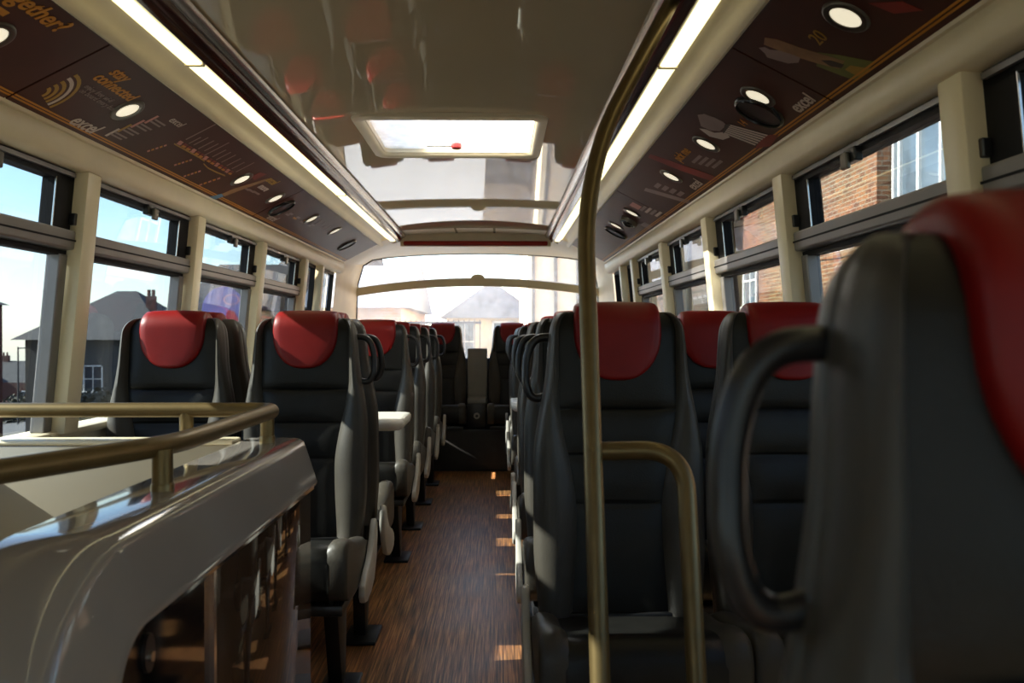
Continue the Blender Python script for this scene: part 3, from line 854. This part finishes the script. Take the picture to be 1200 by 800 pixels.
def cushion_parts(root, aisle):
    def prof(raise_):
        return [(0.05, 0.40), (0.05, 0.452), (0.0, 0.462 + raise_), (-0.10, 0.458 + raise_), (-0.18, 0.462 + raise_), (-0.24, 0.470 + raise_), (-0.29, 0.472 + raise_), (-0.325, 0.464 + raise_), (-0.343, 0.448 + raise_ * .6),
                (-0.352, 0.425), (-0.352, 0.39), (-0.344, 0.362), (-0.31, 0.345), (-0.2, 0.345), (0.05, 0.36)]
    base_prof = prof
    def prof2(r_): return [(y, z + 0.058 * min(1.0, max(0.0, -y / 0.33)) * (1.0 if z > 0.40 else 0.3)) for y, z in base_prof(r_)]
    xs_ = [-0.158, -0.15, -0.1, 0, 0.1, 0.15, 0.158]
    rows = [[(x, y, z - (0.012 if abs(x) > 0.155 else 0)) for y, z in prof2(0.0)] for x in xs_]
    MB().grid(rows, True).build('seat_cushion', 'leather_dark', root, 50)
    for sx in (-1, 1):
        rows = []
        for x, ra, sc_ in ((0.150, 0.0, 0.99), (0.162, 0.010, 1.0), (0.180, 0.014, 1.0), (0.199, 0.010, 0.995), (0.208, 0.002, 0.98), (0.210, -0.01, 0.955)):
            pr = prof2(ra)
            rows.append([(sx * x, -0.2 + (y + 0.2) * sc_, 0.405 + (z - 0.405) * (sc_ if ra >= 0 else sc_ * 0.93)) for y, z in pr])
        mm = MB().grid(rows, True)
        n_ = len(rows[0]); mm.f.append(tuple(5 * n_ + k for k in range(n_)))
        mm.build('cushion_bolster', 'leather_grey', root, 50)
    MB().box(-0.19, 0.19, -0.31, 0.04, 0.315, 0.347).build('seat_pan', 'black_plastic', root, bevel=0.006)
    MB().box(-0.15, 0.15, 0.0, 0.06, 0.34, 0.47).build('back_bracket', 'leg_metal', root, bevel=0.006)
def plate_parts(root, aisle):
    # pale plastic hinge cover on the aisle end
    poly = [(0.105, 0.50), (0.085, 0.515), (0.055, 0.505), (0.02, 0.455), (-0.04, 0.41), (-0.12, 0.385), (-0.165, 0.36), (-0.175, 0.33), (-0.155, 0.307), (-0.11, 0.298), (-0.04, 0.302), (0.03, 0.325), (0.085, 0.385), (0.108, 0.45)]
    x0, x1 = sorted((aisle * 0.212, aisle * 0.232))
    MB().prism(poly, 'x', x0, x1).build('hinge_cover', 'plate_grey', root, 40, bevel=0.006)
def handle_part(root, aisle):
    zt, zb = 1.116, 0.962
    xa = aisle * 0.150
    yb = 0.052
    pts = [(xa, yref(zt) + yb, zt), (aisle * 0.200, yref(zt) + yb - 0.004, zt - 0.002), (aisle * 0.219, yref(zt) + yb - 0.004, zt - 0.05), (aisle * 0.222, yref(1.0) + yb - 0.004, 1.0), (aisle * 0.205, yref(zb) + yb, zb), (aisle * 0.16, yref(zb) + yb, zb + 0.012)]
    path = bend(pts, [0.035, 0.03, 0.03, 0.03], 6)
    MB().tube(path, 0.0105, 12).build('grab_handle', 'black_plastic', root, 60)
def leg_parts(root, aisle):
    x0, x1 = sorted((aisle * 0.10, aisle * 0.145))
    lg = MB().prism([(-0.06, 0.0), (-0.01, 0.0), (0.02, 0.32), (-0.16, 0.32)], 'x', x0, x1).build('leg', 'leg_metal', root, bevel=0.006)
    x0, x1 = sorted((aisle * 0.07, aisle * 0.19))
    MB().box(x0, x1, -0.13, 0.06, 0.0, 0.014).build('foot_plate', 'leg_metal', lg, bevel=0.004)
def make_seat(aisle, handle=True, leg=True):
    root = empty('bus_seat')
    backrest_parts(root); cushion_parts(root, aisle)
    if handle: plate_parts(root, aisle); handle_part(root, aisle)
    if leg: leg_parts(root, aisle)
    return root
protos = {('a', 1): make_seat(1), ('a', -1): make_seat(-1), ('w', 1): make_seat(1, False), ('b', 1): make_seat(1, False, False)}
used = set()
def seat(kind, aisle, x, y, label, group, rz=0, z=0.0):
    key = (kind, aisle)
    if key in used: o = copy_tree(protos[key])
    else: o = protos[key]; used.add(key)
    o.location = (x, y, z); o.rotation_euler = (0, 0, rz)
    tag(o, label, 'seat', group)
    return o
LA, LW, RA, RW = -0.455, -0.890, 0.468, 0.890
GL, GR = 'red-topped seats left of the aisle', 'red-topped seats right of the aisle'
Lrows = [(2.75, 0, 'front row behind the brass stair rail'), (3.14, PI, 'facing backwards to the left table'),
         (4.33, 0, 'just behind the left white table'), (5.03, 0, 'second row behind the left table'), (5.76, 0, 'third row behind the left table'), (6.48, 0, 'last row before the rear bench')]
for y, rz, wa in Lrows:
    seat('a', 1 if rz == 0 else -1, LA, y, 'grey and black aisle seat, red headrest, left side, ' + wa, GL, rz)
    seat('w', 1, LW, y, 'grey and black window seat, red headrest, left side, ' + wa, GL, rz)
Rrows = [(0.366, 0, 'huge and blurred at the photo edge'), (1.99, 0, 'behind the tall brass pole'), (2.74, 0, 'second row behind the brass pole'), (3.47, 0, 'third row behind the brass pole'),
         (3.86, PI, 'facing backwards to the right table'), (5.30, 0, 'just behind the right white table'), (6.00, 0, 'second row behind the right table'), (6.60, 0, 'last row before the rear bench')]
for y, rz, wa in Rrows:
    seat('a', -1 if rz == 0 else 1, RA + (0.060 if y < 1 else 0), y, 'grey and black aisle seat, red headrest, right side, ' + wa, GR, rz)
    if y > 1: seat('w', 1, RW, y, 'grey and black window seat, red headrest, right side, ' + wa, GR, rz)
for x, wd in ((-0.745, 'leftmost'), (-0.30, 'just left of the centre console'), (0.30, 'just right of the centre console'), (0.745, 'rightmost')):
    seat('b', 1, x, 7.30, 'rear bench seat with red headrest under the back window, ' + wd, 'rear bench seats', 0, 0.03)

# rear bench base and centre console
b = empty('bench_base', (0, 7.2, 0))
MB().box(-1.1, 1.1, -0.16, 0.28, 0.0, 0.342).build('riser', 'charcoal_trim', b, bevel=0.01)
MB().box(-1.1, 1.1, -0.165, -0.155, 0.33, 0.342).build('edge_strip', 'black_plastic', b)
tag(b, 'black boxed base carrying the rear bench seats', 'bench base')
c = empty('centre_console', (0, 7.30, 0.35))
MB().box(-0.084, 0.084, 0.02, 0.14, 0.0, 0.66).build('back_panel', 'console_grey', c, bevel=0.008)
MB().box(-0.078, 0.078, -0.20, 0.03, 0.20, 0.245).build('ledge', 'console_grey', c, bevel=0.01)
bd = MB().box(-0.078, 0.078, -0.18, 0.03, 0.0, 0.20).build('box', 'black_plastic', c, bevel=0.006)
m = MB(); m.prism(ell(0, 0.10, 0.026, 0.026), 'y', -0.188, -0.178); dk = m.build('socket', 'plate_grey', c)
m = MB(); m.prism(ell(0, 0.10, 0.012, 0.012), 'y', -0.191, -0.187); m.build('socket_hole', 'black_plastic', dk)
tag(c, 'grey centre console with round socket between the rear bench seats', 'console')

# tables
def table(x0, x1, y, label, s):
    e = empty('table', ((x0 + x1) / 2, y, 0))
    hx, hy = (x1 - x0) / 2, 0.19
    mm = MB(); p0 = rrect(hx, hy, 0.06)
    mm.grid([[(a, b, z) for a, b in rrect(hx - i, hy - i, 0.06 - i * 0.5)] for i, z in ((0.02, 0.722), (0.004, 0.735), (0, 0.75), (0, 0.762), (0.005, 0.770), (0.02, 0.772))], True)
    n_ = len(p0); mm.f.append(tuple(5 * n_ + k for k in range(n_))); mm.f.append(tuple(range(n_))[::-1])
    mm.build('table_top', 'table_white', e, 40)
    mm = MB(); mm.tube([(s * hx * 0.35, 0, 0.0), (s * hx * 0.35, 0, 0.73)], 0.03, 14); mm.build('leg', 'leg_metal', e)
    MB().box(s * hx * 0.35 - 0.09, s * hx * 0.35 + 0.09, -0.09, 0.09, 0.0, 0.012).build('foot_plate', 'leg_metal', e, bevel=0.004)
    tag(e, label, 'table', 'white fixed tables')
table(-1.09, -0.215, 3.735, 'white rounded table between facing seats left of the aisle', -1)
table(0.245, 1.09, 4.62, 'white rounded table between facing seats right of the aisle', 1)

# ------------------------------------------------------------------ stair enclosure (front left)
sp = empty('stair_enclosure', (-0.30, 1.5, 0))
OX = 0.30; OY = -1.5
def spath(off, rn, yn=0.90, yf=2.115, zt=0.868, n=14):
    """outline of the aisle side: up the near end, over the rounded corner and along the top, inset by off"""
    r = max(0.01, rn - off)
    y0_, z1_ = yn + off, zt - off
    p = [(y0_, 0.0), (y0_, 0.25), (y0_, z1_ - r - 0.1)]
    for k in range(n + 1):
        a = PI - PI / 2 * k / n
        p.append((y0_ + r + r * math.cos(a), z1_ - r + r * math.sin(a)))
    for k in range(1, 7): p.append((y0_ + r + (yf - y0_ - r) * k / 6, z1_))
    return p
sec = [(-0.455, 0.20), (-0.455, 0.02), (-0.450, 0.006), (-0.435, 0.0), (-0.33, 0.0), (-0.312, 0.003), (-0.302, 0.010), (-0.297, 0.022), (-0.288, 0.048), (-0.272, 0.098), (-0.268, 0.110), (-0.270, 0.116), (-0.284, 0.120)]
rows = []
for x, off in sec:
    rows.append([(x + OX, y + OY, z) for y, z in spath(off, 0.20)])
MB().grid(rows).build('moulding', 'taupe_gloss', sp, 50)
# inside lining and far end cap
lin = [(y + OY, z) for y, z in spath(0.02, 0.20)] + [(2.115 + OY, 0.0)]
MB().prism(lin, 'x', -0.465 + OX, -0.452 + OX).build('inner_lining', 'stair_cream', sp, 40)
MB().prism([(x + OX, 0.868 - off) for x, off in sec] + [(-0.302 + OX, 0.748), (-0.302 + OX, 0.0), (-0.455 + OX, 0.0)], 'y', 2.108 + OY, 2.118 + OY).build('end_cap', 'taupe_gloss', sp, 40)
# lower insert: black front part and brown glossy part, chrome divider
ins = spath(0.121, 0.20)
YD = 1.38
blk = [(y, z) for y, z in ins if y < YD] + [(YD, ins[-1][1]), (YD, 0.0)]
MB().prism([(y + OY, z) for y, z in blk], 'x', -0.30 + OX, -0.286 + OX).build('black_insert', 'black_gloss', sp, 40)
MB().box(-0.30 + OX, -0.283 + OX, YD + 0.012 + OY, 2.112 + OY, 0.0, 0.868 - 0.122).build('brown_insert', 'brown_gloss', sp, bevel=0.004)
MB().box(-0.30 + OX, -0.278 + OX, YD + OY, YD + 0.012 + OY, 0.0, 0.868 - 0.121).build('chrome_divider', 'silver', sp)
MB().box(-0.30 + OX, -0.275 + OX, YD - 0.2 + OY, 2.112 + OY, 0.868 - 0.126, 0.868 - 0.118).build('trim_bead', 'black_gloss', sp)
m = MB(); m.prism(ell(1.135 + OY, 0.700, 0.017, 0.026), 'x', -0.287 + OX, -0.281 + OX); bs = m.build('screw_boss', 'black_plastic', sp)
m = MB(); m.prism(ell(1.135 + OY, 0.695, 0.007, 0.007, 12), 'x', -0.282 + OX, -0.277 + OX); m.build('screw', 'silver', bs)
tag(sp, 'glossy taupe moulded stair panel with brown and black lower inserts', 'stair enclosure')

fp = empty('stairwell_partition', (-0.78, 2.08, 0))
MB().box(-0.33, 0.325, -0.03, 0.035, 0.0, 0.858).build('panel', 'stair_cream', fp, bevel=0.004)
MB().box(-0.33, 0.325, -0.036, 0.04, 0.858, 0.870).build('top_ledge', 'cream', fp, bevel=0.008)
tag(fp, 'cream partition across the rear of the stairwell under the brass rail', 'partition')

ZR = 0.94
ra = empty('stair_handrail', (-0.36, 2.06, 0.868))
def loc(pts): return [(x + 0.36, y - 2.06, z - 0.868) for x, y, z in pts]
path = bend([(-1.095, 2.055, ZR + 0.002), (-0.352, 2.055, ZR + 0.002), (-0.362, 1.43, ZR - 0.002), (-0.60, 0.93, ZR - 0.004), (-0.98, 0.60, ZR - 0.004), (-1.08, 0.56, ZR - 0.004)], [0.055, 0.10, 0.1, 0.05], 10)
MB().tube(loc(path), 0.0175, 18).build('rail', 'brass', ra, 60)
for x, y, zb_ in ((-0.365, 2.02, 0.868), (-0.567, 2.055, 0.868), (-0.368, 1.40, 0.864)):
    pz = MB().tube(loc([(x, y, zb_), (x, y, ZR - 0.005)]), 0.0165, 16).build('post', 'brass', ra, 60)
    MB().tube(loc([(x, y, zb_ - 0.004), (x, y, zb_ + 0.012), (x, y, zb_ + 0.016)]), [0.0185, 0.0185, 0.017], 16).build('collar', 'brass', pz, 60)
tag(ra, 'brass-coloured handrail running round the stairwell', 'handrail')

# ------------------------------------------------------------------ tall pole with loop (front right)
YPO = 1.50
po = empty('grab_pole', (0.36, 1.36, 0))
def pl(p): return [(x - 0.36, y - 1.36, z) for x, y, z in p]
def at(x, y, Y):
    d = ray(x, y); p = CAM + d * Y
    return (p.x, p.y, p.z)
p_top = at(812, -45, 1.98)
knee = at(684, 196, 1.66)
low = at(704, 800, 1.36)
foot = (low[0] + (low[0] - knee[0]) * 0.9, low[1] + (low[1] - knee[1]) * 0.9, 0.0)
d_ = (Vector(low) - Vector(knee)); k_ = low[2] / -d_.z
foot = tuple(Vector(low) + d_ * k_)
path = bend([p_top, knee, foot], 0.20, 14)
MB().tube(pl(path), 0.0168, 18).build('pole', 'brass', po, 60)
MB().tube(pl([foot, (foot[0], foot[1], 0.012), (foot[0], foot[1], 0.02)]), [0.04, 0.04, 0.02], 18).build('floor_flange', 'brass', po, 60)
Lk = Vector(at(697, 529, 1.495)); Rk = Vector(at(803, 527, 1.47)); Rl = Vector(at(818, 800, 1.34))
dd = Rl - Rk; Rf = Rl + dd * (Rl.z / -dd.z)
MB().tube(pl(bend([tuple(Lk), tuple(Rk), tuple(Rf)], 0.105, 12)), 0.0162, 18).build('loop_rail', 'brass', po, 60)
MB().tube(pl([tuple(Rf), (Rf.x, Rf.y, 0.012), (Rf.x, Rf.y, 0.02)]), [0.04, 0.04, 0.02], 18).build('floor_flange', 'brass', po, 60)
tag(po, 'tall brass-coloured grab pole with bent top and side loop', 'pole')

# ------------------------------------------------------------------ outdoors
GZ = -2.75
gm = MB()
gm.grid([[(-8, -40, GZ), (-8, 140, GZ)], [(140, -40, GZ), (140, 140, GZ)]])
gm.grid([[(-8, -40, GZ), (-8, 140, GZ)], [(-14, -40, GZ - 0.3), (-14, 140, GZ - 0.3)], [(-60, -40, -8.0), (-60, 140, -8.0)], [(-160, -40, -9), (-160, 140, -9)]])
tag(gm.build('ground', 'asphalt', smooth=0), 'grey street surface falling away outside the bus', 'street', kind='structure')
pv = MB().box(3.2, 6.0, -20, 60, GZ, GZ + 0.12).build('pavement', 'paving', smooth=0)
tag(pv, 'paved footway along the brick building on the right', 'pavement', kind='structure')

def window_on(parent, axis, sgn, plane, c, z0, wd, ht, frame='white_paint', pane='window_dark', bars=(1, 1), t=0.07):
    """window on a wall: axis 'x' = wall normal along x (sgn tells which way it faces)"""
    def B3(mm, a0, a1, n0, n1, b0, b1):
        n0, n1 = sorted((plane + sgn * n0, plane + sgn * n1))
        if axis == 'x': mm.box(n0, n1, a0, a1, b0, b1)
        else: mm.box(a0, a1, n0, n1, b0, b1)
        return mm
    a0, a1 = c - wd / 2, c + wd / 2
    fm = MB()
    B3(fm, a0, a0 + t, -0.05, 0.06, z0, z0 + ht); B3(fm, a1 - t, a1, -0.05, 0.06, z0, z0 + ht)
    B3(fm, a0, a1, -0.05, 0.06, z0 + ht - t, z0 + ht); B3(fm, a0 - 0.06, a1 + 0.06, -0.05, 0.10, z0 - 0.02, z0 + t)
    w_ = fm.build('window', frame, parent, 0)
    for k in range(1, bars[0] + 1):
        x = a0 + wd * k / (bars[0] + 1); B3(MB(), x - 0.02, x + 0.02, 0.0, 0.045, z0, z0 + ht).build('glazing_bar', frame, w_, 0)
    for k in range(1, bars[1] + 1):
        z = z0 + ht * k / (bars[1] + 1); B3(MB(), a0, a1, 0.0, 0.045, z - 0.02, z + 0.02).build('glazing_bar', frame, w_, 0)
    B3(MB(), a0, a1, 0.004, 0.02, z0, z0 + ht).build('pane', pane, w_, 0)
    return w_

# right: long brick building close to the bus
rb = empty('brick_building', (0, 0, 0))
MB().box(6.2, 15, 13.5, 70, GZ, 9.0).build('wall', 'brick_orange', rb, 0)
MB().box(6.2, 15, 1.0, 11.3, GZ, 9.0).build('wall', 'brick_orange', rb, 0)
MB().box(6.9, 15, 11.3, 13.5, GZ, 9.0).build('recess_wall', 'brick_red', rb, 0)
bay = MB()
for y in (11.32, 11.95, 12.6, 13.2, 13.40): bay.box(6.42, 6.5, y, y + 0.06, 0.0, 8.0)
for z in (0.0, 2.95, 4.3, 8.0): bay.box(6.42, 6.5, 11.3, 13.5, z, z + 0.05)
bf = bay.build('bay_window_frame', 'white_paint', rb, 0)
MB().box(6.47, 6.49, 11.3, 13.5, 0.0, 8.0).build('pane', 'window_sky', bf, 0)
MB().box(6.15, 15.1, 1.0, 70, 8.8, 9.2).build('parapet', 'render_cream', rb, 0)
MB().box(6.12, 6.2, 13.5, 70, 1.05, 1.20).build('string_course', 'render_cream', rb, 0)
for y in (2.5, 5.0, 7.2, 9.6, 17.0, 20.2, 24.0, 28.0, 32.0, 37.0):
    window_on(rb, 'x', -1, 6.2, y, 1.75, 1.1, 1.35, bars=(1, 1), pane='window_sky')
    if y < 30: window_on(rb, 'x', -1, 6.2, y, 5.0, 1.0, 1.6, bars=(1, 2), pane='window_sky')
    window_on(rb, 'x', -1, 6.2, y, -1.6, 1.2, 1.5, bars=(1, 1), pane='window_dark')
tag(rb, 'orange brick building with white sash windows close outside the right windows', 'building')
wire = MB().tube([(6.05, 7 + 10 * k / 20, 3.3 + 0.5 * (k / 20 - 0.45) ** 2 * 4 - 0.06 * k) for k in range(21)], 0.012, 6).build('overhead_cable', 'white_paint')
tag(wire, 'thin pale cable slung along the brick building on the right', 'cable')

def house(name, x0, x1, y0, y1, zg, ze, zr_, wallm, roofm, label, ridge='x', hip=0.0, wins=(), chim=(), face='y', eave=0.25):
    e = empty(name, ((x0 + x1) / 2, (y0 + y1) / 2, zg))
    ox, oy, oz = e.location
    hx, hy = (x1 - x0) / 2, (y1 - y0) / 2
    MB().box(-hx, hx, -hy, hy, 0, ze - zg).build('wall', wallm, e, 0)
    he, hr = ze - zg, zr_ - zg
    mm = MB()
    ex, ey = hx + eave, hy + eave
    if ridge == 'x':
        A_ = [(-ex, -ey, he), (ex, -ey, he), (ex, ey, he), (-ex, ey, he), (-ex + hip, 0, hr), (ex - hip, 0, hr)]
        mm.add(A_, [(0, 1, 5, 4), (2, 3, 4, 5), (1, 2, 5), (3, 0, 4), (0, 3, 2, 1)])
    else:
        A_ = [(-ex, -ey, he), (ex, -ey, he), (ex, ey, he), (-ex, ey, he), (0, -ey + hip, hr), (0, ey - hip, hr)]
        mm.add(A_, [(0, 1, 4), (1, 2, 5, 4), (2, 3, 5), (3, 0, 4, 5), (0, 3, 2, 1)])
    ro = mm.build('roof', roofm, e, 0)
    for (c, z, wd, ht, b, pm) in wins:
        if face == 'y': window_on(e, 'y', -1, -hy, c, z, wd, ht, bars=b, pane=pm)
        else: window_on(e, 'x', 1, hx, c, z, wd, ht, bars=b, pane=pm)
    for (cx, cy_, wd, zt) in chim:
        ch = MB().box(cx - wd, cx + wd, cy_ - wd * 0.6, cy_ + wd * 0.6, he, zt - zg).build('chimney', 'brick_red', e, 0)
        for q in (-0.5, 0.5): MB().tube([(cx + q * wd, cy_, zt - zg), (cx + q * wd, cy_, zt - zg + 0.35)], 0.1, 8).build('chimney_pot', 'brick_red', ch)
    tag(e, label, 'building')
    return e
W3 = lambda z: tuple((c, z, 1.0, 1.5, (1, 1), 'window_dark') for c in (-2.4, 0, 2.4))
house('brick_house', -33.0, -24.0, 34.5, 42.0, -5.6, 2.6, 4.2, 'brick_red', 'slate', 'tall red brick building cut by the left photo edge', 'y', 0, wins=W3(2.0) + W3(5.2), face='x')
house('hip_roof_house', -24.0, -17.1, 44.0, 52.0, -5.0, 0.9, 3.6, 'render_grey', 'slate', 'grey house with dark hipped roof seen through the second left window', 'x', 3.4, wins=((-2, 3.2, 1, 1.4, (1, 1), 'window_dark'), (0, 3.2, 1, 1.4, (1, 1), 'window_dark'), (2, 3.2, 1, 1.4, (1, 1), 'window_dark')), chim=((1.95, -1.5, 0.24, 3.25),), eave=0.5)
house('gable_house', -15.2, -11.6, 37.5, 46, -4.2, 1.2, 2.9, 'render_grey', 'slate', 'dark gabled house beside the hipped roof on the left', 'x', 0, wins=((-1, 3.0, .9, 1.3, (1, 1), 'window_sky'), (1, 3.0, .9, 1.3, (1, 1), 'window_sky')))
k = 0
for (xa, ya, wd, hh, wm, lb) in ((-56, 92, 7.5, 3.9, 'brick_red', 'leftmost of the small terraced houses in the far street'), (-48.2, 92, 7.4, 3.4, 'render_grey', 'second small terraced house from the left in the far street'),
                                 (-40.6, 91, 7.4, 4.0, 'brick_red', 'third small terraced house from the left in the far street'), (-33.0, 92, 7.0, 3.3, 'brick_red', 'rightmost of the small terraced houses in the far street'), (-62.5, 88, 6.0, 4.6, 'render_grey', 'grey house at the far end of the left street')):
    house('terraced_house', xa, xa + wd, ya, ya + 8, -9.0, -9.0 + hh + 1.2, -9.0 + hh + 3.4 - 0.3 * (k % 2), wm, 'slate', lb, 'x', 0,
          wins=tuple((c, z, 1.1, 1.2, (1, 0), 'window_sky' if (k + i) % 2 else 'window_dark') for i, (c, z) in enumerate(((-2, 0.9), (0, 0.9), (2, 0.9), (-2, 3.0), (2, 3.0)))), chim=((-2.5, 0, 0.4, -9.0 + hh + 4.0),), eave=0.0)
    k += 1
# low shops with blue fascia on the far street
sh = empty('shop_row', (-36, 72, -7.2))
MB().box(-9, 9, 0, 4, 0, 2.6).build('wall', 'brick_red', sh, 0)
MB().box(-9, 9, -0.4, 0, 2.1, 2.7).build('fascia', 'shop_blue', sh, 0)
for q in range(6): window_on(sh, 'y', -1, 0.0, -7.5 + 3 * q, 0.4, 2.2, 1.5, pane='window_dark', bars=(1, 0))
tag(sh, 'low shop row with a blue fascia at the foot of the left street', 'shop')
# street lamps and tree
def street_lamp(x, y, zg, ht, label):
    e = empty('street_lamp', (x, y, zg))
    MB().tube([(0, 0, 0), (0, 0, ht * 0.4), (0, 0, ht)], [0.09, 0.07, 0.05], 10).build('post', 'iron', e)
    MB().tube([(0, 0, ht - 0.1), (1.6, 0, ht)], 0.04, 8).build('arm', 'iron', e)
    MB().box(1.2, 2.0, -0.12, 0.12, ht - 0.06, ht + 0.06).build('lantern', 'iron', e, bevel=0.03)
    tag(e, label, 'street lamp', 'street lamps')
street_lamp(-34.4, 62, -6.6, 6.9, 'left dark street lamp against the sky by the brick building')
street_lamp(-29.5, 57, -6.0, 5.2, 'right shorter street lamp in front of the far houses')
def tree(x, y, zg, ht, rad, label, seed):
    e = empty('tree', (x, y, zg)); rnd = random.Random(seed)
    MB().tube([(0, 0, 0), (0.05, 0, ht * 0.4), (0, 0.05, ht * 0.7)], [0.22, 0.16, 0.08], 8).build('trunk', 'bark', e)
    mm = MB()
    for _ in range(900):
        a, b_, r = rnd.uniform(0, 2 * PI), math.acos(rnd.uniform(-1, 1)), rad * rnd.uniform(0.35, 1) ** 0.5
        c_ = Vector((math.cos(a) * math.sin(b_) * r, math.sin(a) * math.sin(b_) * r, ht * 0.65 + math.cos(b_) * r * 0.9))
        u_ = Vector((rnd.uniform(-1, 1), rnd.uniform(-1, 1), rnd.uniform(-1, 1))).normalized() * 0.16
        v_ = u_.orthogonal().normalized() * 0.11
        mm.add([c_ - u_, c_ + v_, c_ + u_, c_ - v_], [(0, 1, 2, 3)])
    o = mm.build('foliage', 'leaves', e, 0); o['kind'] = 'stuff'
    tag(e, label, 'tree', 'street trees')
tree(-36.5, 66, -7.6, 4.4, 1.6, 'leafy street tree before the shops on the left', 3)
tree(-18.6, 40.5, -5.2, 4.0, 1.4, 'leafy street tree in front of the hipped-roof house', 5)
# cycle stands by the kerb
for i, x in enumerate((-17.6, -16.5, -15.4)):
    e = MB().tube(bend([(x, 29, GZ - 0.9), (x, 29, GZ + 0.15), (x + 0.75, 29, GZ + 0.15), (x + 0.75, 29, GZ - 0.9)], 0.3, 8), 0.035, 8).build('cycle_stand', 'silver')
    tag(e, 'steel hoop cycle stand in the left street, %s of the row' % ('leftmost', 'middle', 'rightmost')[i], 'cycle stand', 'row of hoop cycle stands')
# buildings beside the bus further back on the left
hb_ = house('cream_inn', -9.3, -7.2, 26.0, 34.0, -3.4, 1.9, 3.6, 'render_cream', 'slate', 'cream rendered inn behind the round violet sign', 'x', 0, wins=((-0.5, 1.2, 0.8, 1.2, (1, 1), 'window_dark'),))
sg = empty('round_sign', (-6.35, 20.4, 0.45))
MB().tube([(0, 0.12, -3.3), (0, 0.12, 1.9)], 0.05, 10).build('post', 'sign_pink', sg)  # pink upright modelled in place of a reflection in the window glass
m = MB(); m.prism(ell(0, 1.27, 0.50, 0.56, 32), 'y', -0.04, 0.04); m.build('disc', 'sign_violet', sg)
m = MB(); m.prism([(0.04, 1.05), (0.12, 1.28), (0.26, 1.24), (0.38, 1.02), (0.3, 0.95), (0.1, 0.95)], 'y', -0.06, -0.038); m.build('emblem', 'sign_red', sg)
m = MB(); m.grid([[(0.2 + 0.2 * math.cos(t) * r, -0.05, 1.52 + 0.13 * math.sin(t) * r) for t in [q * PI / 10 for q in range(21)]] for r in (0.75, 1.0)]); m.build('scroll', 'sign_pink', sg)
MB().box(-0.52, 0.52, -0.07, 0.07, 0.68, 0.78).build('lower_bar', 'sign_red', sg)
tag(sg, 'round violet and red hanging sign outside the third left window', 'sign')
house('white_house', -8.8, -5.6, 35.5, 43.0, -3.0, 3.8, 5.4, 'brick_pale', 'slate', 'pale brick house with white windows beyond the fourth left window', 'x', 0, wins=((-1.0, 3.4, 1.0, 1.4, (1, 1), 'window_sky'), (0.9, 3.4, 1.0, 1.4, (1, 1), 'window_sky')))

# behind the bus
house('pale_terrace', -5.2, -2.55, 24, 32, -2.75, 1.9, 3.4, 'brick_pale', 'slate_blue', 'pale brick building with a white window, left in the rear window', 'x', 0, wins=((0.1, 3.05, 0.85, 1.0, (1, 1), 'window_sky'),))
house('gabled_shop', -1.7, 1.6, 31, 41, -2.75, 1.75, 3.1, 'render_cream', 'slate_blue', 'cream gabled building with slate roof, centre of the rear window', 'y', 0, wins=((-1.0, 2.9, 0.8, 1.5, (1, 1), 'window_sky'), (0.4, 2.9, 0.8, 1.5, (1, 1), 'window_sky')))
hl = empty('pilastered_building', (4.1, 21, -2.75))
MB().box(-3.2, 1.8, 0, 8, 0, 7.6).build('wall', 'render_cream', hl, 0)
for q in range(9): MB().box(-3.1 + 0.55 * q, -3.02 + 0.55 * q, -0.1, 0.0, 0, 7.6).build('pilaster', 'render_grey', hl, 0)
MB().box(-3.3, 1.9, -0.2, 8.1, 7.6, 7.9).build('cornice', 'render_white', hl, 0)
for q in (-1.3, 0.9): window_on(hl, 'y', -1, 0.0, q, 2.6, 0.7, 1.6, pane='window_sky', bars=(1, 1))
tag(hl, 'tall pale building with upright ribs, right in the rear window', 'building')
rg = empty('railing', (-1.6, 19, -2.75))
MB().box(-1.6, 1.4, -0.02, 0.02, 4.13, 4.18).build('top_rail', 'iron', rg, 0)
MB().box(-1.6, 1.4, -0.02, 0.02, 3.2, 3.25).build('bottom_rail', 'iron', rg, 0)
MB().box(-1.6, 1.4, -0.1, 0.25, 0, 3.2).build('parapet_wall', 'render_white', rg, 0)
bar0 = None
for q in range(26):
    x = -1.58 + 0.118 * q
    if bar0 is None:
        bar0 = MB().tube([(0, 0, 3.2), (0, 0, 4.22)], 0.012, 6).build('baluster', 'iron', rg)
        bar0.location.x = x
    else:
        o = bar0.copy(); C.objects.link(o); o.location.x = x
tag(rg, 'dark iron railing on a white wall behind the bus', 'railing')
